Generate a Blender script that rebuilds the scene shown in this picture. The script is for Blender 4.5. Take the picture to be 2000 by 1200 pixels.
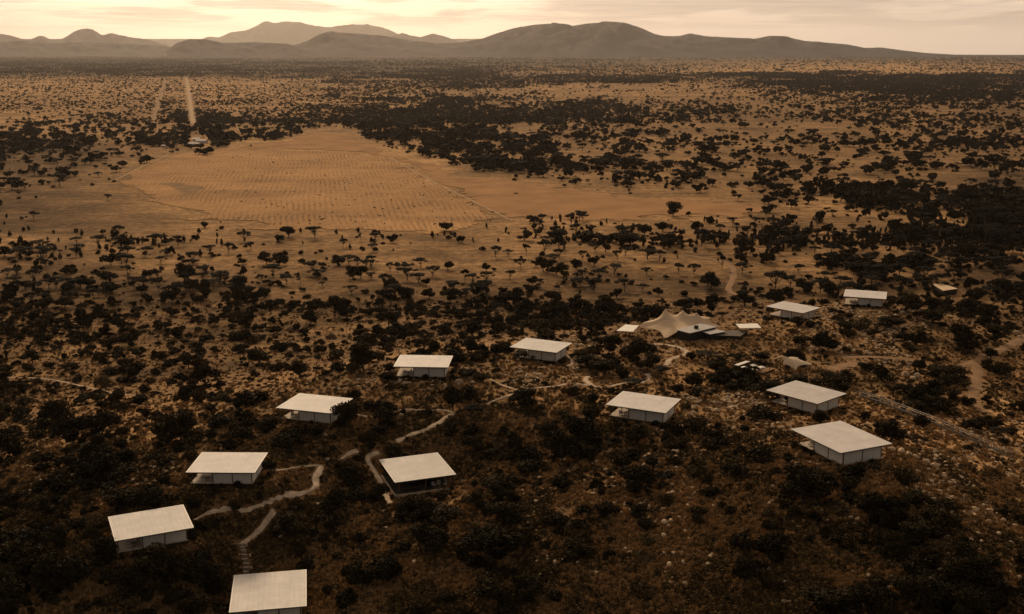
import bpy, math, random
import numpy as np
from mathutils import Vector, Matrix
R = math.radians
for o in list(bpy.data.objects): bpy.data.objects.remove(o)
SC = bpy.context.scene
COL = SC.collection
rng = np.random.default_rng(7)
random.seed(7)

# ------------------------------------------------------------------ camera, sky, sun, exposure
CAMZ, FPX, PITCH, ER = 118.0, 2191.9, math.atan(508 / 2191.9), 6.371e6
cd = bpy.data.cameras.new('camera'); cam = bpy.data.objects.new('camera', cd); COL.objects.link(cam)
cam.location = (0, 0, CAMZ); cam.rotation_euler = (R(90) - PITCH, 0, 0)
cd.sensor_width = 36; cd.lens = 36 * FPX / 2000; cd.clip_start = 1; cd.clip_end = 300000
SC.camera = cam
SUN_AZ, SUN_EL = R(-13), R(30)          # azimuth from +Y, negative = left
sd = bpy.data.lights.new('sun', 'SUN'); sun = bpy.data.objects.new('sun', sd); COL.objects.link(sun)
sd.energy = 2.0; sd.angle = R(10); sd.color = (1, .74, .46)
sdir = Vector((math.sin(SUN_AZ) * math.cos(SUN_EL), math.cos(SUN_AZ) * math.cos(SUN_EL), math.sin(SUN_EL)))
sun.rotation_euler = sdir.to_track_quat('Z', 'Y').to_euler()
sun.location = (0, 0, 900)
SC.view_settings.view_transform = 'Standard'; SC.view_settings.look = 'None'
SC.view_settings.exposure = .1; SC.view_settings.gamma = 1
SC.cycles.max_bounces = 5; SC.cycles.diffuse_bounces = 2; SC.cycles.glossy_bounces = 1
SC.cycles.volume_bounces = 0; SC.cycles.use_denoising = True

W = bpy.data.worlds.new('World'); SC.world = W; W.use_nodes = True
nt = W.node_tree; N = nt.nodes; L = nt.links; N.clear()
def nd(t, **k):
    n = N.new(t)
    for a, b in k.items(): setattr(n, a, b)
    return n
def mth(op, a, b=None, c=None, clamp=False):
    n = nd('ShaderNodeMath', operation=op, use_clamp=clamp)
    for i, v in enumerate((a, b, c)):
        if v is None: continue
        if isinstance(v, (int, float)): n.inputs[i].default_value = v
        else: L.new(v, n.inputs[i])
    return n.outputs[0]
def mixc(f, a, b, mode='MIX'):
    n = nd('ShaderNodeMix', data_type='RGBA', blend_type=mode)
    for s, v in ((0, f), (6, a), (7, b)):
        if isinstance(v, (int, float)): n.inputs[s].default_value = v
        elif isinstance(v, tuple): n.inputs[s].default_value = (*v, 1)
        else: L.new(v, n.inputs[s])
    return n.outputs[2]
def mapr(v, a, b, c=0., d=1., smooth=True):
    n = nd('ShaderNodeMapRange'); n.interpolation_type = 'SMOOTHSTEP' if smooth else 'LINEAR'
    L.new(v, n.inputs[0])
    for i, q in enumerate((a, b, c, d)): n.inputs[i + 1].default_value = q
    return n.outputs[0]
tc = nd('ShaderNodeTexCoord')
sky = nd('ShaderNodeTexSky', sky_type='NISHITA'); sky.sun_disc = False
sky.sun_elevation = SUN_EL; sky.sun_rotation = SUN_AZ; sky.dust_density = 4; sky.altitude = 1500
sep = nd('ShaderNodeSeparateXYZ'); L.new(tc.outputs['Generated'], sep.inputs[0])
z = mth('MAXIMUM', sep.outputs[2], 0.0)
# the low sun glow behind thin cloud: angular distance from a point just above the hills
gaz, gel = R(-11), R(3.6)
dt = nd('ShaderNodeVectorMath', operation='DOT_PRODUCT'); L.new(tc.outputs['Generated'], dt.inputs[0])
dt.inputs[1].default_value = (math.sin(gaz) * math.cos(gel), math.cos(gaz) * math.cos(gel), math.sin(gel))
glow = mapr(dt.outputs['Value'], math.cos(R(17)), 1.0)
front = mapr(sep.outputs[1], -0.7, 0.9)
# flat cloud layer seen at a grazing angle
zz = mth('ADD', z, 0.035)
cx, cy = mth('DIVIDE', sep.outputs[0], zz), mth('DIVIDE', sep.outputs[1], zz)
cmb = nd('ShaderNodeCombineXYZ'); L.new(cx, cmb.inputs[0]); L.new(cy, cmb.inputs[1])
def cloud(scale, detail, sx, sy, off):
    mp = nd('ShaderNodeMapping'); L.new(cmb.outputs[0], mp.inputs[0]); mp.inputs['Scale'].default_value = (sx, sy, 1)
    mp.inputs['Location'].default_value = off
    n = nd('ShaderNodeTexNoise'); n.inputs['Scale'].default_value = scale; n.inputs['Detail'].default_value = detail
    n.inputs['Roughness'].default_value = .55; n.inputs['Distortion'].default_value = .4
    L.new(mp.outputs[0], n.inputs['Vector']); return n.outputs[0]
c1 = mapr(cloud(.5, 7, 1, .55, (3.1, 1.7, 0)), .43, .56)
c2 = mapr(cloud(1.6, 5, .7, 1.6, (7.7, 4.2, 0)), .45, .7)
hi = mapr(z, .04, .45)
clear = mixc(glow, (1.04, .80, .61), (1.72, 1.33, .92))
clear = mixc(hi, clear, (.66, .51, .37))
grey = mixc(glow, (.56, .435, .345), (.72, .56, .42))
grey = mixc(hi, grey, (.50, .39, .30))
cl = mth('MULTIPLY', mth('ADD', mth('MULTIPLY', c1, .75), mth('MULTIPLY', c2, .35)), mapr(z, .006, .03), clamp=True)
overcast = mixc(cl, clear, grey)
overcast = mixc(front, (.20, .165, .128), overcast)
skys = nd('ShaderNodeVectorMath', operation='SCALE'); L.new(sky.outputs[0], skys.inputs[0]); skys.inputs['Scale'].default_value = .09
both = mixc(.12, overcast, skys.outputs[0])
bg = nd('ShaderNodeBackground'); bg.inputs['Strength'].default_value = 1.0
L.new(both, bg.inputs['Color'])
wo = nd('ShaderNodeOutputWorld'); L.new(bg.outputs[0], wo.inputs[0])

# ------------------------------------------------------------------ helpers
def tag(o, label=None, cat=None, group=None, kind=None):
    for k, v in (('label', label), ('category', cat), ('group', group), ('kind', kind)):
        if v: o[k] = v
    return o
def empty(name, loc=(0, 0, 0), rz=0):
    o = bpy.data.objects.new(name, None); COL.objects.link(o); o.location = loc; o.rotation_euler = (0, 0, rz)
    o.empty_display_size = .5
    return o
class MB:
    def __init__(s): s.v = []; s.f = []
    def box(s, x0, x1, y0, y1, z0, z1, rz=0, c=(0, 0)):
        n = len(s.v); ca, sa = math.cos(rz), math.sin(rz)
        for z_ in (z0, z1):
            for x, y in ((x0, y0), (x1, y0), (x1, y1), (x0, y1)):
                s.v.append((c[0] + x * ca - y * sa, c[1] + x * sa + y * ca, z_))
        s.f += [tuple(n + i for i in q) for q in ((3, 2, 1, 0), (4, 5, 6, 7), (0, 1, 5, 4), (1, 2, 6, 5), (2, 3, 7, 6), (3, 0, 4, 7))]
        return s
    def slab(s, quad, z0, z1):
        n = len(s.v)
        for z_ in (z0, z1):
            for i, p in enumerate(quad): s.v.append((p[0], p[1], z_ + (p[2] if len(p) > 2 else 0)))
        k = len(quad)
        s.f += [tuple(range(n + k, n + 2 * k)), tuple(range(n + k - 1, n - 1, -1))]
        s.f += [(n + i, n + (i + 1) % k, n + k + (i + 1) % k, n + k + i) for i in range(k)]
        return s
    def tube(s, path, rad, sides=6):
        n0 = len(s.v)
        for i, p in enumerate(path):
            p = Vector(p); a = Vector(path[max(i - 1, 0)]); b = Vector(path[min(i + 1, len(path) - 1)])
            d = (b - a).normalized(); u = d.orthogonal().normalized(); w = d.cross(u)
            for k in range(sides):
                t = 2 * math.pi * k / sides
                s.v.append(tuple(p + (u * math.cos(t) + w * math.sin(t)) * rad[i]))
        for i in range(len(path) - 1):
            for k in range(sides):
                a = n0 + i * sides + k; b = n0 + i * sides + (k + 1) % sides
                s.f.append((a, b, b + sides, a + sides))
        s.f.append(tuple(n0 + k for k in range(sides))[::-1]); m = n0 + (len(path) - 1) * sides
        s.f.append(tuple(m + k for k in range(sides)))
        return s
    def mesh(s, name, mat, smooth=False):
        m = bpy.data.meshes.new(name); m.from_pydata(s.v, [], s.f); m.materials.append(mat)
        if smooth: m.polygons.foreach_set('use_smooth', [True] * len(m.polygons))
        m.update(); return m
    def build(s, name, mat, parent=None, smooth=False):
        o = bpy.data.objects.new(name, s.mesh(name, mat, smooth)); COL.objects.link(o); o.parent = parent
        return o
def np_mesh(name, V, F, mat, smooth=False):
    m = bpy.data.meshes.new(name); V = np.asarray(V, np.float32); F = np.asarray(F, np.int32); k = F.shape[1]
    m.vertices.add(len(V)); m.vertices.foreach_set('co', V.ravel())
    m.loops.add(F.size); m.loops.foreach_set('vertex_index', F.ravel())
    m.polygons.add(len(F)); m.polygons.foreach_set('loop_start', np.arange(0, F.size, k, dtype=np.int32))
    m.polygons.foreach_set('loop_total', np.full(len(F), k, np.int32))
    if smooth: m.polygons.foreach_set('use_smooth', np.ones(len(F), bool))
    m.materials.append(mat); m.update(calc_edges=True); m.validate(); return m

# ------------------------------------------------------------------ noise and terrain height
_G = np.random.default_rng(11).random((256, 256))
def vnoise(x, y, s, seed=0):
    x = np.asarray(x, float) / s + seed * 17.31; y = np.asarray(y, float) / s + seed * 9.73
    xi, yi = np.floor(x).astype(int), np.floor(y).astype(int); fx, fy = x - xi, y - yi
    fx = fx * fx * (3 - 2 * fx); fy = fy * fy * (3 - 2 * fy)
    g = lambda a, b: _G[a & 255, b & 255]
    return (g(xi, yi) * (1 - fx) + g(xi + 1, yi) * fx) * (1 - fy) + (g(xi, yi + 1) * (1 - fx) + g(xi + 1, yi + 1) * fx) * fy - .5
HOUSES = [(-44.98, 190.73, 19.96, 10.15, 13.61, 14.69), (-68.57, 198.11, 30.24, 25.08, 14.09, 11.93),
 (-59.58, 221.83, 33.21, -0.93, 14.19, 11.64), (-47.03, 255.75, 35.23, -17.03, 14.27, 11.86),
 (-23.02, 281.77, 38.28, -3.56, 14.13, 11.16), (8.25, 307.40, 35.72, -25.22, 14.32, 11.34),
 (-21.01, 233.54, 27.62, 20.05, 13.66, 14.37), (30.22, 245.95, 38.71, -25.63, 14.23, 11.42),
 (70.38, 256.90, 37.67, -48.65, 14.29, 12.03), (62.85, 203.53, 45.49, -65.89, 14.49, 12.22),
 (96.47, 375.25, 31.06, -45.33, 14.51, 11.35), (122.59, 380.25, 34.50, -19.45, 14.01, 12.21)]
CTRL = [(h[0], h[1], h[2] - 3.4) for h in HOUSES] + [(-47, 200.5, 17.6), (-38, 199.5, 17.6), (-52, 198, 17.6), (-45, 206, 19.5)]
CTRL += [(85, 150, 32), (55, 140, 30), (0, 150, 17), (-60, 150, 10), (-110, 200, 18), (-115, 255, 20), (-85, 300, 22),
 (-60, 335, 20), (-5, 350, 25), (30, 345, 29), (48, 340, 31), (68, 335, 31.5), (68, 305, 31), (105, 250, 31), (140, 215, 20), (120, 300, 28),
 (165, 330, 21), (205, 400, 14), (150, 440, 15), (90, 440, 14), (30, 425, 11), (-50, 405, 9), (-150, 350, 5), (-155, 250, 8),
 (-150, 180, 6), (0, 80, 5), (120, 80, 5), (-20, 200, 25), (20, 195, 33), (40, 225, 36), (-90, 220, 24), (-10, 255, 31), (30, 275, 33),
 (-300, 270, 0), (-200, 480, 0), (20, 560, 0), (240, 540, 0), (330, 270, 0), (-200, 60, 0), (220, 60, 0), (20, -30, 0)]
CT = np.array(CTRL, float)
def _U(r): return np.where(r > 1e-9, r * r * np.log(np.maximum(r, 1e-9)), 0)
_sc = 100.; P0 = CT[:, :2] / _sc; nC = len(CT)
_K = _U(np.linalg.norm(P0[:, None] - P0[None], axis=2)) + np.eye(nC) * 2e-3
_P = np.c_[np.ones(nC), P0]
_A = np.block([[_K, _P], [_P.T, np.zeros((3, 3))]])
_wt = np.linalg.solve(_A, np.r_[CT[:, 2], np.zeros(3)])
def h_raw(x, y):
    x = np.asarray(x, float); y = np.asarray(y, float); out = _wt[nC] + _wt[nC + 1] * x / _sc + _wt[nC + 2] * y / _sc
    for i in range(nC):
        out = out + _wt[i] * _U(np.hypot(x / _sc - P0[i, 0], y / _sc - P0[i, 1]))
    r = np.hypot((x - 20) / 260, (y - 270) / 270); w = np.clip((1.12 - r) / .45, 0, 1); w = w * w * (3 - 2 * w)
    nz = vnoise(x, y, 22, 1) * 1.4 + vnoise(x, y, 7, 2) * .7 + vnoise(x, y, 2.6, 3) * .3
    pad = np.ones_like(out)
    for hx, hy, *_ in HOUSES: pad = np.minimum(pad, np.clip((np.hypot(x - hx, y - hy) - 7) / 8, .1, 1))
    out = np.maximum(out, 0)
    for hx, hy, hz, *_ in HOUSES:
        k = np.clip(1 - (np.hypot(x - hx, y - hy) - 6.5) / 8, 0, 1); k = k * k * (3 - 2 * k) * .92; out = out * (1 - k) + (hz - 3.5) * k
    return out * w + nz * w * pad + vnoise(x, y, 40, 5) * .5 * (1 - w)
GS = 1.5; GX = np.arange(-300, 345.1, GS); GY = np.arange(-60, 615.1, GS)
_gx, _gy = np.meshgrid(GX, GY); HG = h_raw(_gx, _gy)
def hgt(x, y, curve=True):
    x = np.asarray(x, float); y = np.asarray(y, float)
    fx = np.clip((x - GX[0]) / GS, 0, len(GX) - 1.001); fy = np.clip((y - GY[0]) / GS, 0, len(GY) - 1.001)
    i, j = fx.astype(int), fy.astype(int); a, b = fx - i, fy - j
    v = (HG[j, i] * (1 - a) + HG[j, i + 1] * a) * (1 - b) + (HG[j + 1, i] * (1 - a) + HG[j + 1, i + 1] * a) * b
    out = (x < GX[0]) | (x > GX[-1]) | (y < GY[0]) | (y > GY[-1])
    v = np.where(out, vnoise(x, y, 40, 5) * .5, v)
    return v - (x * x + y * y) / (2 * ER) if curve else v
cP, sP = math.cos(PITCH), math.sin(PITCH)
def ray(px, py):
    u = (np.asarray(px, float) - 1000) / FPX; v = (np.asarray(py, float) - 600) / FPX
    return u, cP - v * sP, -sP - v * cP
def bp(px, py):
    """where the sight line through a point of the photograph meets the ground"""
    dx, dy, dz = ray(px, py); dx, dy, dz = np.broadcast_arrays(dx, dy, dz)
    k = (dx * dx + dy * dy) / (2 * ER); disc = np.maximum(dz * dz - 4 * k * CAMZ, 0)
    t1 = (-dz - np.sqrt(disc)) / (2 * k); t0 = np.minimum((CAMZ - 50) / np.maximum(-dz, 1e-6), t1 * .999)
    lo = t0.copy(); hi_ = t1.copy(); done = np.zeros(t0.shape, bool)
    n = 60
    for i in range(1, n + 1):
        t = t0 + (t1 - t0) * i / n; below = (CAMZ + t * dz < hgt(t * dx, t * dy)) & ~done
        hi_ = np.where(below, t, hi_); done |= below; lo = np.where(done, lo, t)
    for i in range(10):
        t = (lo + hi_) / 2; b = CAMZ + t * dz < hgt(t * dx, t * dy); hi_ = np.where(b, t, hi_); lo = np.where(b, lo, t)
    t = (lo + hi_) / 2; x, y = t * dx, t * dy
    return x, y, hgt(x, y)
def bpz(px, py, zz_):
    dx, dy, dz = ray(px, py); t = (zz_ - CAMZ) / dz
    return float(t * dx), float(t * dy)
def topx(x, y, z_):
    d = y * cP - (z_ - CAMZ) * sP; u = y * sP + (z_ - CAMZ) * cP
    return 1000 + FPX * x / d, 600 - FPX * u / d, d

# ------------------------------------------------------------------ materials
def new_mat(name):
    global N, L
    m = bpy.data.materials.new(name); m.use_nodes = True; nt_ = m.node_tree; N = nt_.nodes; L = nt_.links; N.clear()
    out = nd('ShaderNodeOutputMaterial'); b = nd('ShaderNodeBsdfPrincipled'); L.new(b.outputs[0], out.inputs[0])
    b.inputs['Specular IOR Level'].default_value = .25
    return m, b
def nz(scale, detail=4, rough=.55, vec=None, stretch=None):
    n = nd('ShaderNodeTexNoise'); n.inputs['Scale'].default_value = scale; n.inputs['Detail'].default_value = detail
    n.inputs['Roughness'].default_value = rough
    if vec is None:
        t = nd('ShaderNodeTexCoord'); vec = t.outputs['Object']
    if stretch:
        mp = nd('ShaderNodeMapping'); L.new(vec, mp.inputs[0]); mp.inputs['Scale'].default_value = stretch; vec = mp.outputs[0]
    L.new(vec, n.inputs['Vector']); return n.outputs[0]
def mat(name, base, rough=.8, var=.15, scale=1.5, bump=0, spec=.25, stretch=None, rnd=0, detail=4):
    m, b = new_mat(name); b.inputs['Roughness'].default_value = rough; b.inputs['Specular IOR Level'].default_value = spec
    f = mapr(nz(scale, detail, stretch=stretch), .3, .7, 1 - var, 1 + var, False)
    if rnd:
        oi = nd('ShaderNodeObjectInfo'); f = mth('MULTIPLY', f, mapr(oi.outputs['Random'], 0, 1, 1 - rnd, 1 + rnd, False))
    s = nd('ShaderNodeVectorMath', operation='SCALE'); s.inputs[0].default_value = base; L.new(f, s.inputs['Scale'])
    L.new(s.outputs[0], b.inputs['Base Color'])
    if bump:
        bn = nd('ShaderNodeBump'); bn.inputs['Strength'].default_value = bump; bn.inputs['Distance'].default_value = .1
        L.new(nz(scale * 3, 3, stretch=stretch), bn.inputs['Height']); L.new(bn.outputs[0], b.inputs['Normal'])
    return m
M = {}
# ribbed sheet roof: faint seams and weather streaks running down the sheet
m, b = new_mat('ribbed_sheet'); M['roof'] = m; b.inputs['Roughness'].default_value = .6; b.inputs['Specular IOR Level'].default_value = .2
t = nd('ShaderNodeTexCoord'); sx = nd('ShaderNodeSeparateXYZ'); L.new(t.outputs['Object'], sx.inputs[0])
fr = mth('FRACT', mth('MULTIPLY', sx.outputs[0], 1 / .92)); seam = mth('LESS_THAN', fr, .10)
v = mth('MULTIPLY', mapr(nz(.35, 6, .6), .3, .7, .84, 1.08, False), mapr(nz(1.0, 5, stretch=(2.2, .12, 1)), .3, .7, .92, 1.05, False))
v = mth('MULTIPLY', v, mth('SUBTRACT', 1, mth('MULTIPLY', seam, .11)))
oi = nd('ShaderNodeObjectInfo'); v = mth('MULTIPLY', v, mapr(oi.outputs['Random'], 0, 1, .86, 1.06, False))
s = nd('ShaderNodeVectorMath', operation='SCALE'); s.inputs[0].default_value = (.65, .60, .555); L.new(v, s.inputs['Scale']); L.new(s.outputs[0], b.inputs['Base Color'])
M['trim'] = mat('pale_trim', (.80, .74, .64), .5, .05)
M['soffit'] = mat('dark_timber', (.035, .027, .02), .8, .3, 3)
M['deck'] = mat('weathered_decking', (.52, .42, .32), .75, .25, 2, stretch=(1, 9, 1))
M['plinth'] = mat('dark_stone_base', (.05, .04, .03), .9, .4, 2, .5)
M['post'] = mat('rusty_steel_post', (.10, .065, .04), .6, .2, 3)
M['canvas'] = mat('grey_canvas', (.66, .61, .53), .85, .10, 1.2, .3, stretch=(5, 5, .3))
M['tent'] = mat('tan_stretch_fabric', (.80, .59, .38), .8, .07, .3)
_b = M['tent'].node_tree.nodes['Principled BSDF']; _o = [n for n in N if n.type == 'OUTPUT_MATERIAL'][0]; _t = nd('ShaderNodeBsdfTranslucent'); _t.inputs[0].default_value = (.75, .52, .30, 1)
_m = nd('ShaderNodeMixShader'); _m.inputs[0].default_value = .22; L.new(_b.outputs[0], _m.inputs[1]); L.new(_t.outputs[0], _m.inputs[2]); L.new(_m.outputs[0], _o.inputs[0])
M['tent2'] = mat('pale_stretch_fabric', (.84, .64, .42), .8, .07, .3)
M['pole'] = mat('timber_pole', (.14, .09, .05), .8, .2, 3)
M['greyroof'] = mat('grey_flat_roof', (.42, .38, .35), .6, .12, .5)
M['darkroof'] = mat('dark_flat_roof', (.10, .078, .055), .8, .15, .5)
M['whiteroof'] = mat('white_canvas_roof', (.86, .80, .70), .6, .06, .5)
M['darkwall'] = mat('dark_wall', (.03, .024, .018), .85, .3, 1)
M['path'] = mat('pale_gravel_path', (.48, .36, .25), .95, .3, .7, .4)
M['step'] = mat('stone_step', (.30, .23, .16), .9, .25, 2, .4)
M['road'] = mat('dirt_track', (.27, .155, .072), .95, .22, .5, .3)
M['farroad'] = mat('pale_dirt_road', (.42, .27, .14), .95, .15, .05)
M['bark'] = mat('bark', (.055, .042, .03), .9, .3, 4, .4)
M['rock'] = mat('pale_rock', (.44, .315, .195), .9, .3, 1.4, .5, rnd=.3)
M['cushion'] = mat('cushion', (.62, .55, .45), .85, .08, 2)
M['wood'] = mat('furniture_wood', (.20, .12, .06), .6, .2, 4)
M['hills'] = mat('scrub_covered_hillside', (.026, .024, .029), .95, .6, .0022, 0, .1, detail=8)
def leafmat(name, a, bcol, rnd=.35):
    m, b = new_mat(name); b.inputs['Roughness'].default_value = .75; b.inputs['Specular IOR Level'].default_value = .04
    oi = nd('ShaderNodeObjectInfo'); f = mth('ADD', mth('MULTIPLY', mapr(nz(.9, 2), .35, .65, 0, 1, False), .6), mth('MULTIPLY', oi.outputs['Random'], .4))
    c = mixc(f, a, bcol); L.new(c, b.inputs['Base Color'])
    return m
M['acacia'] = leafmat('acacia_foliage', (.011, .009, .005), (.028, .021, .010))
M['bush'] = leafmat('bush_foliage', (.013, .011, .005), (.046, .032, .012))
M['scrub'] = leafmat('scrub_foliage', (.020, .015, .007), (.078, .052, .021))
M['dry'] = leafmat('dry_bush_foliage', (.040, .029, .014), (.14, .095, .043))
M['tuft'] = leafmat('dry_tuft', (.014, .011, .005), (.20, .125, .052))
M['straw'] = leafmat('straw_grass', (.12, .072, .032), (.62, .38, .17))

# ground: patches of earth, dry grass and stony ground, near slope darkened for shade, baked as a colour attribute, broken up by noise
m, b = new_mat('dry_ground'); M['ground'] = m; b.inputs['Roughness'].default_value = 1; b.inputs['Specular IOR Level'].default_value = .05
at = nd('ShaderNodeAttribute', attribute_name='soil_shade'); t = nd('ShaderNodeTexCoord'); P_ = t.outputs['Object']
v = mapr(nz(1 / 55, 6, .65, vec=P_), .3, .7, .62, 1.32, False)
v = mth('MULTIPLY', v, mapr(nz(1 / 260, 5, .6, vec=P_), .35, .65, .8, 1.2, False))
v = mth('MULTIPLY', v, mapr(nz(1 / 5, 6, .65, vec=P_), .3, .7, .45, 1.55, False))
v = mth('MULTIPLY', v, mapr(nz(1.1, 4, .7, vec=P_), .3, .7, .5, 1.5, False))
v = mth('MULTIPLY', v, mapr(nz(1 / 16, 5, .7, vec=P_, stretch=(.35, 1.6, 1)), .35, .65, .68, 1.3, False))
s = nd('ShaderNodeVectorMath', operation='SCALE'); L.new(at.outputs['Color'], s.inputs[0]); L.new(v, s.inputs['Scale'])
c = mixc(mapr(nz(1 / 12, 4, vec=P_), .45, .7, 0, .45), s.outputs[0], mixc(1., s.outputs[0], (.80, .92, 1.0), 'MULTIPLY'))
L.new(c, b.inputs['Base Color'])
bn = nd('ShaderNodeBump'); bn.inputs['Strength'].default_value = .6; bn.inputs['Distance'].default_value = .35
L.new(nz(.9, 5, .7, vec=P_), bn.inputs['Height']); L.new(bn.outputs[0], b.inputs['Normal'])
# ploughed field
m, b = new_mat('mown_field'); M['field'] = m; b.inputs['Roughness'].default_value = 1; b.inputs['Specular IOR Level'].default_value = .05
t = nd('ShaderNodeTexCoord'); P_ = t.outputs['Object']
wp = nd('ShaderNodeVectorMath', operation='MULTIPLY_ADD'); 
nn = nd('ShaderNodeTexNoise'); nn.inputs['Scale'].default_value = 1 / 160; L.new(P_, nn.inputs['Vector'])
L.new(nn.outputs['Color'], wp.inputs[0]); wp.inputs[1].default_value = (16, 0, 0); L.new(P_, wp.inputs[2])
rt = nd('ShaderNodeVectorRotate', rotation_type='Z_AXIS'); L.new(wp.outputs[0], rt.inputs['Vector']); rt.inputs['Angle'].default_value = -.17
sx = nd('ShaderNodeSeparateXYZ'); L.new(rt.outputs[0], sx.inputs[0])
row = mth('FRACT', mth('ADD', mth('DIVIDE', sx.outputs[0], 4.1), mth('MULTIPLY', nz(1 / 14, 2, vec=P_, stretch=(1, .25, 1)), .9))); row = mapr(mth('ABSOLUTE', mth('SUBTRACT', row, .5)), .0, .3, 1, 0)
rowm = mth('MULTIPLY', row, mapr(nz(1 / 35, 4, vec=P_), .38, .66, .03, .42))
v = mth('MULTIPLY', mapr(nz(1 / 110, 4, vec=P_), .3, .7, .80, 1.18, False), mapr(nz(1 / 7, 5, .7, vec=P_, stretch=(1.6, .4, 1)), .3, .7, .82, 1.18, False))
v = mth('MULTIPLY', v, mapr(nz(.8, 4, .7, vec=P_), .3, .7, .85, 1.15, False))
v = mth('MULTIPLY', v, mth('SUBTRACT', 1, rowm))
v = mth('MULTIPLY', v, mapr(nz(1 / 60, 3, vec=P_, stretch=(.35, 1.2, 1)), .54, .68, 1, .82))
s = nd('ShaderNodeVectorMath', operation='SCALE'); s.inputs[0].default_value = (.42, .235, .102); L.new(v, s.inputs['Scale']); L.new(s.outputs[0], b.inputs['Base Color'])
M['weeds'] = mat('dark_weeds', (.26, .16, .078), 1, .35, 1 / 12, spec=.05, detail=8)
M['field2'] = mat('grazed_strip', (.35, .19, .082), 1, .22, 1 / 30, spec=.05, detail=8)

# ------------------------------------------------------------------ ground cover maps (rows follow the land from far to near)
ROWS = [108, 112, 125, 140, 155, 175, 200, 230, 260, 290, 320, 350, 380, 410, 440, 470, 500, 530, 560, 600, 640, 680, 720, 760, 800, 850, 900, 950, 1000, 1060, 1120, 1180]
TREES = """66666666555544445555 66666666555544445555 77777776655433333344 77777665665543222233 33333445666667788888 22222334455532346777 33333335754444445667
34343565887665444544 44436876888654554444 55452000588765555565 43210000026876555666 22110000001776666666 21000000000012467777 11000000000000025788
21001000001223334577 31333212215554336668 33233232224455567788 33334433344444466788 44344434455554545888 33333345778765545788 44334446888875345666
33444557788535534676 33333455654434652345 34455455434323554454 54445535434333533344 77677666555566675434 67766555566666776433 77776555567665677544 88776555677656688654 88765556777556688865 98766556665445667876 99877665554445668887""".split()
SOIL_SHADE = """22222222223333333333 22222222223333333333 22222222223345677866 33333333346677999988 77777776646666466444 88888777767777777666 77777777766666666665
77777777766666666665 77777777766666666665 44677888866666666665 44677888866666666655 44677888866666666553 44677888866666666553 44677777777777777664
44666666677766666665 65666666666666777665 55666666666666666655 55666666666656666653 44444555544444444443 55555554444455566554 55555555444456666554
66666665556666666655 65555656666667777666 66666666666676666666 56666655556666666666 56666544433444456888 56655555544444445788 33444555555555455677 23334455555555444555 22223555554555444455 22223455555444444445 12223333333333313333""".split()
TG = np.array([[int(c) for c in r] for r in TREES], float); SG = np.array([[int(c) for c in r] for r in SOIL_SHADE], float)  # low ground digits in the near rows also paint in slope shade and vignette
RY = np.array(ROWS, float)
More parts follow.
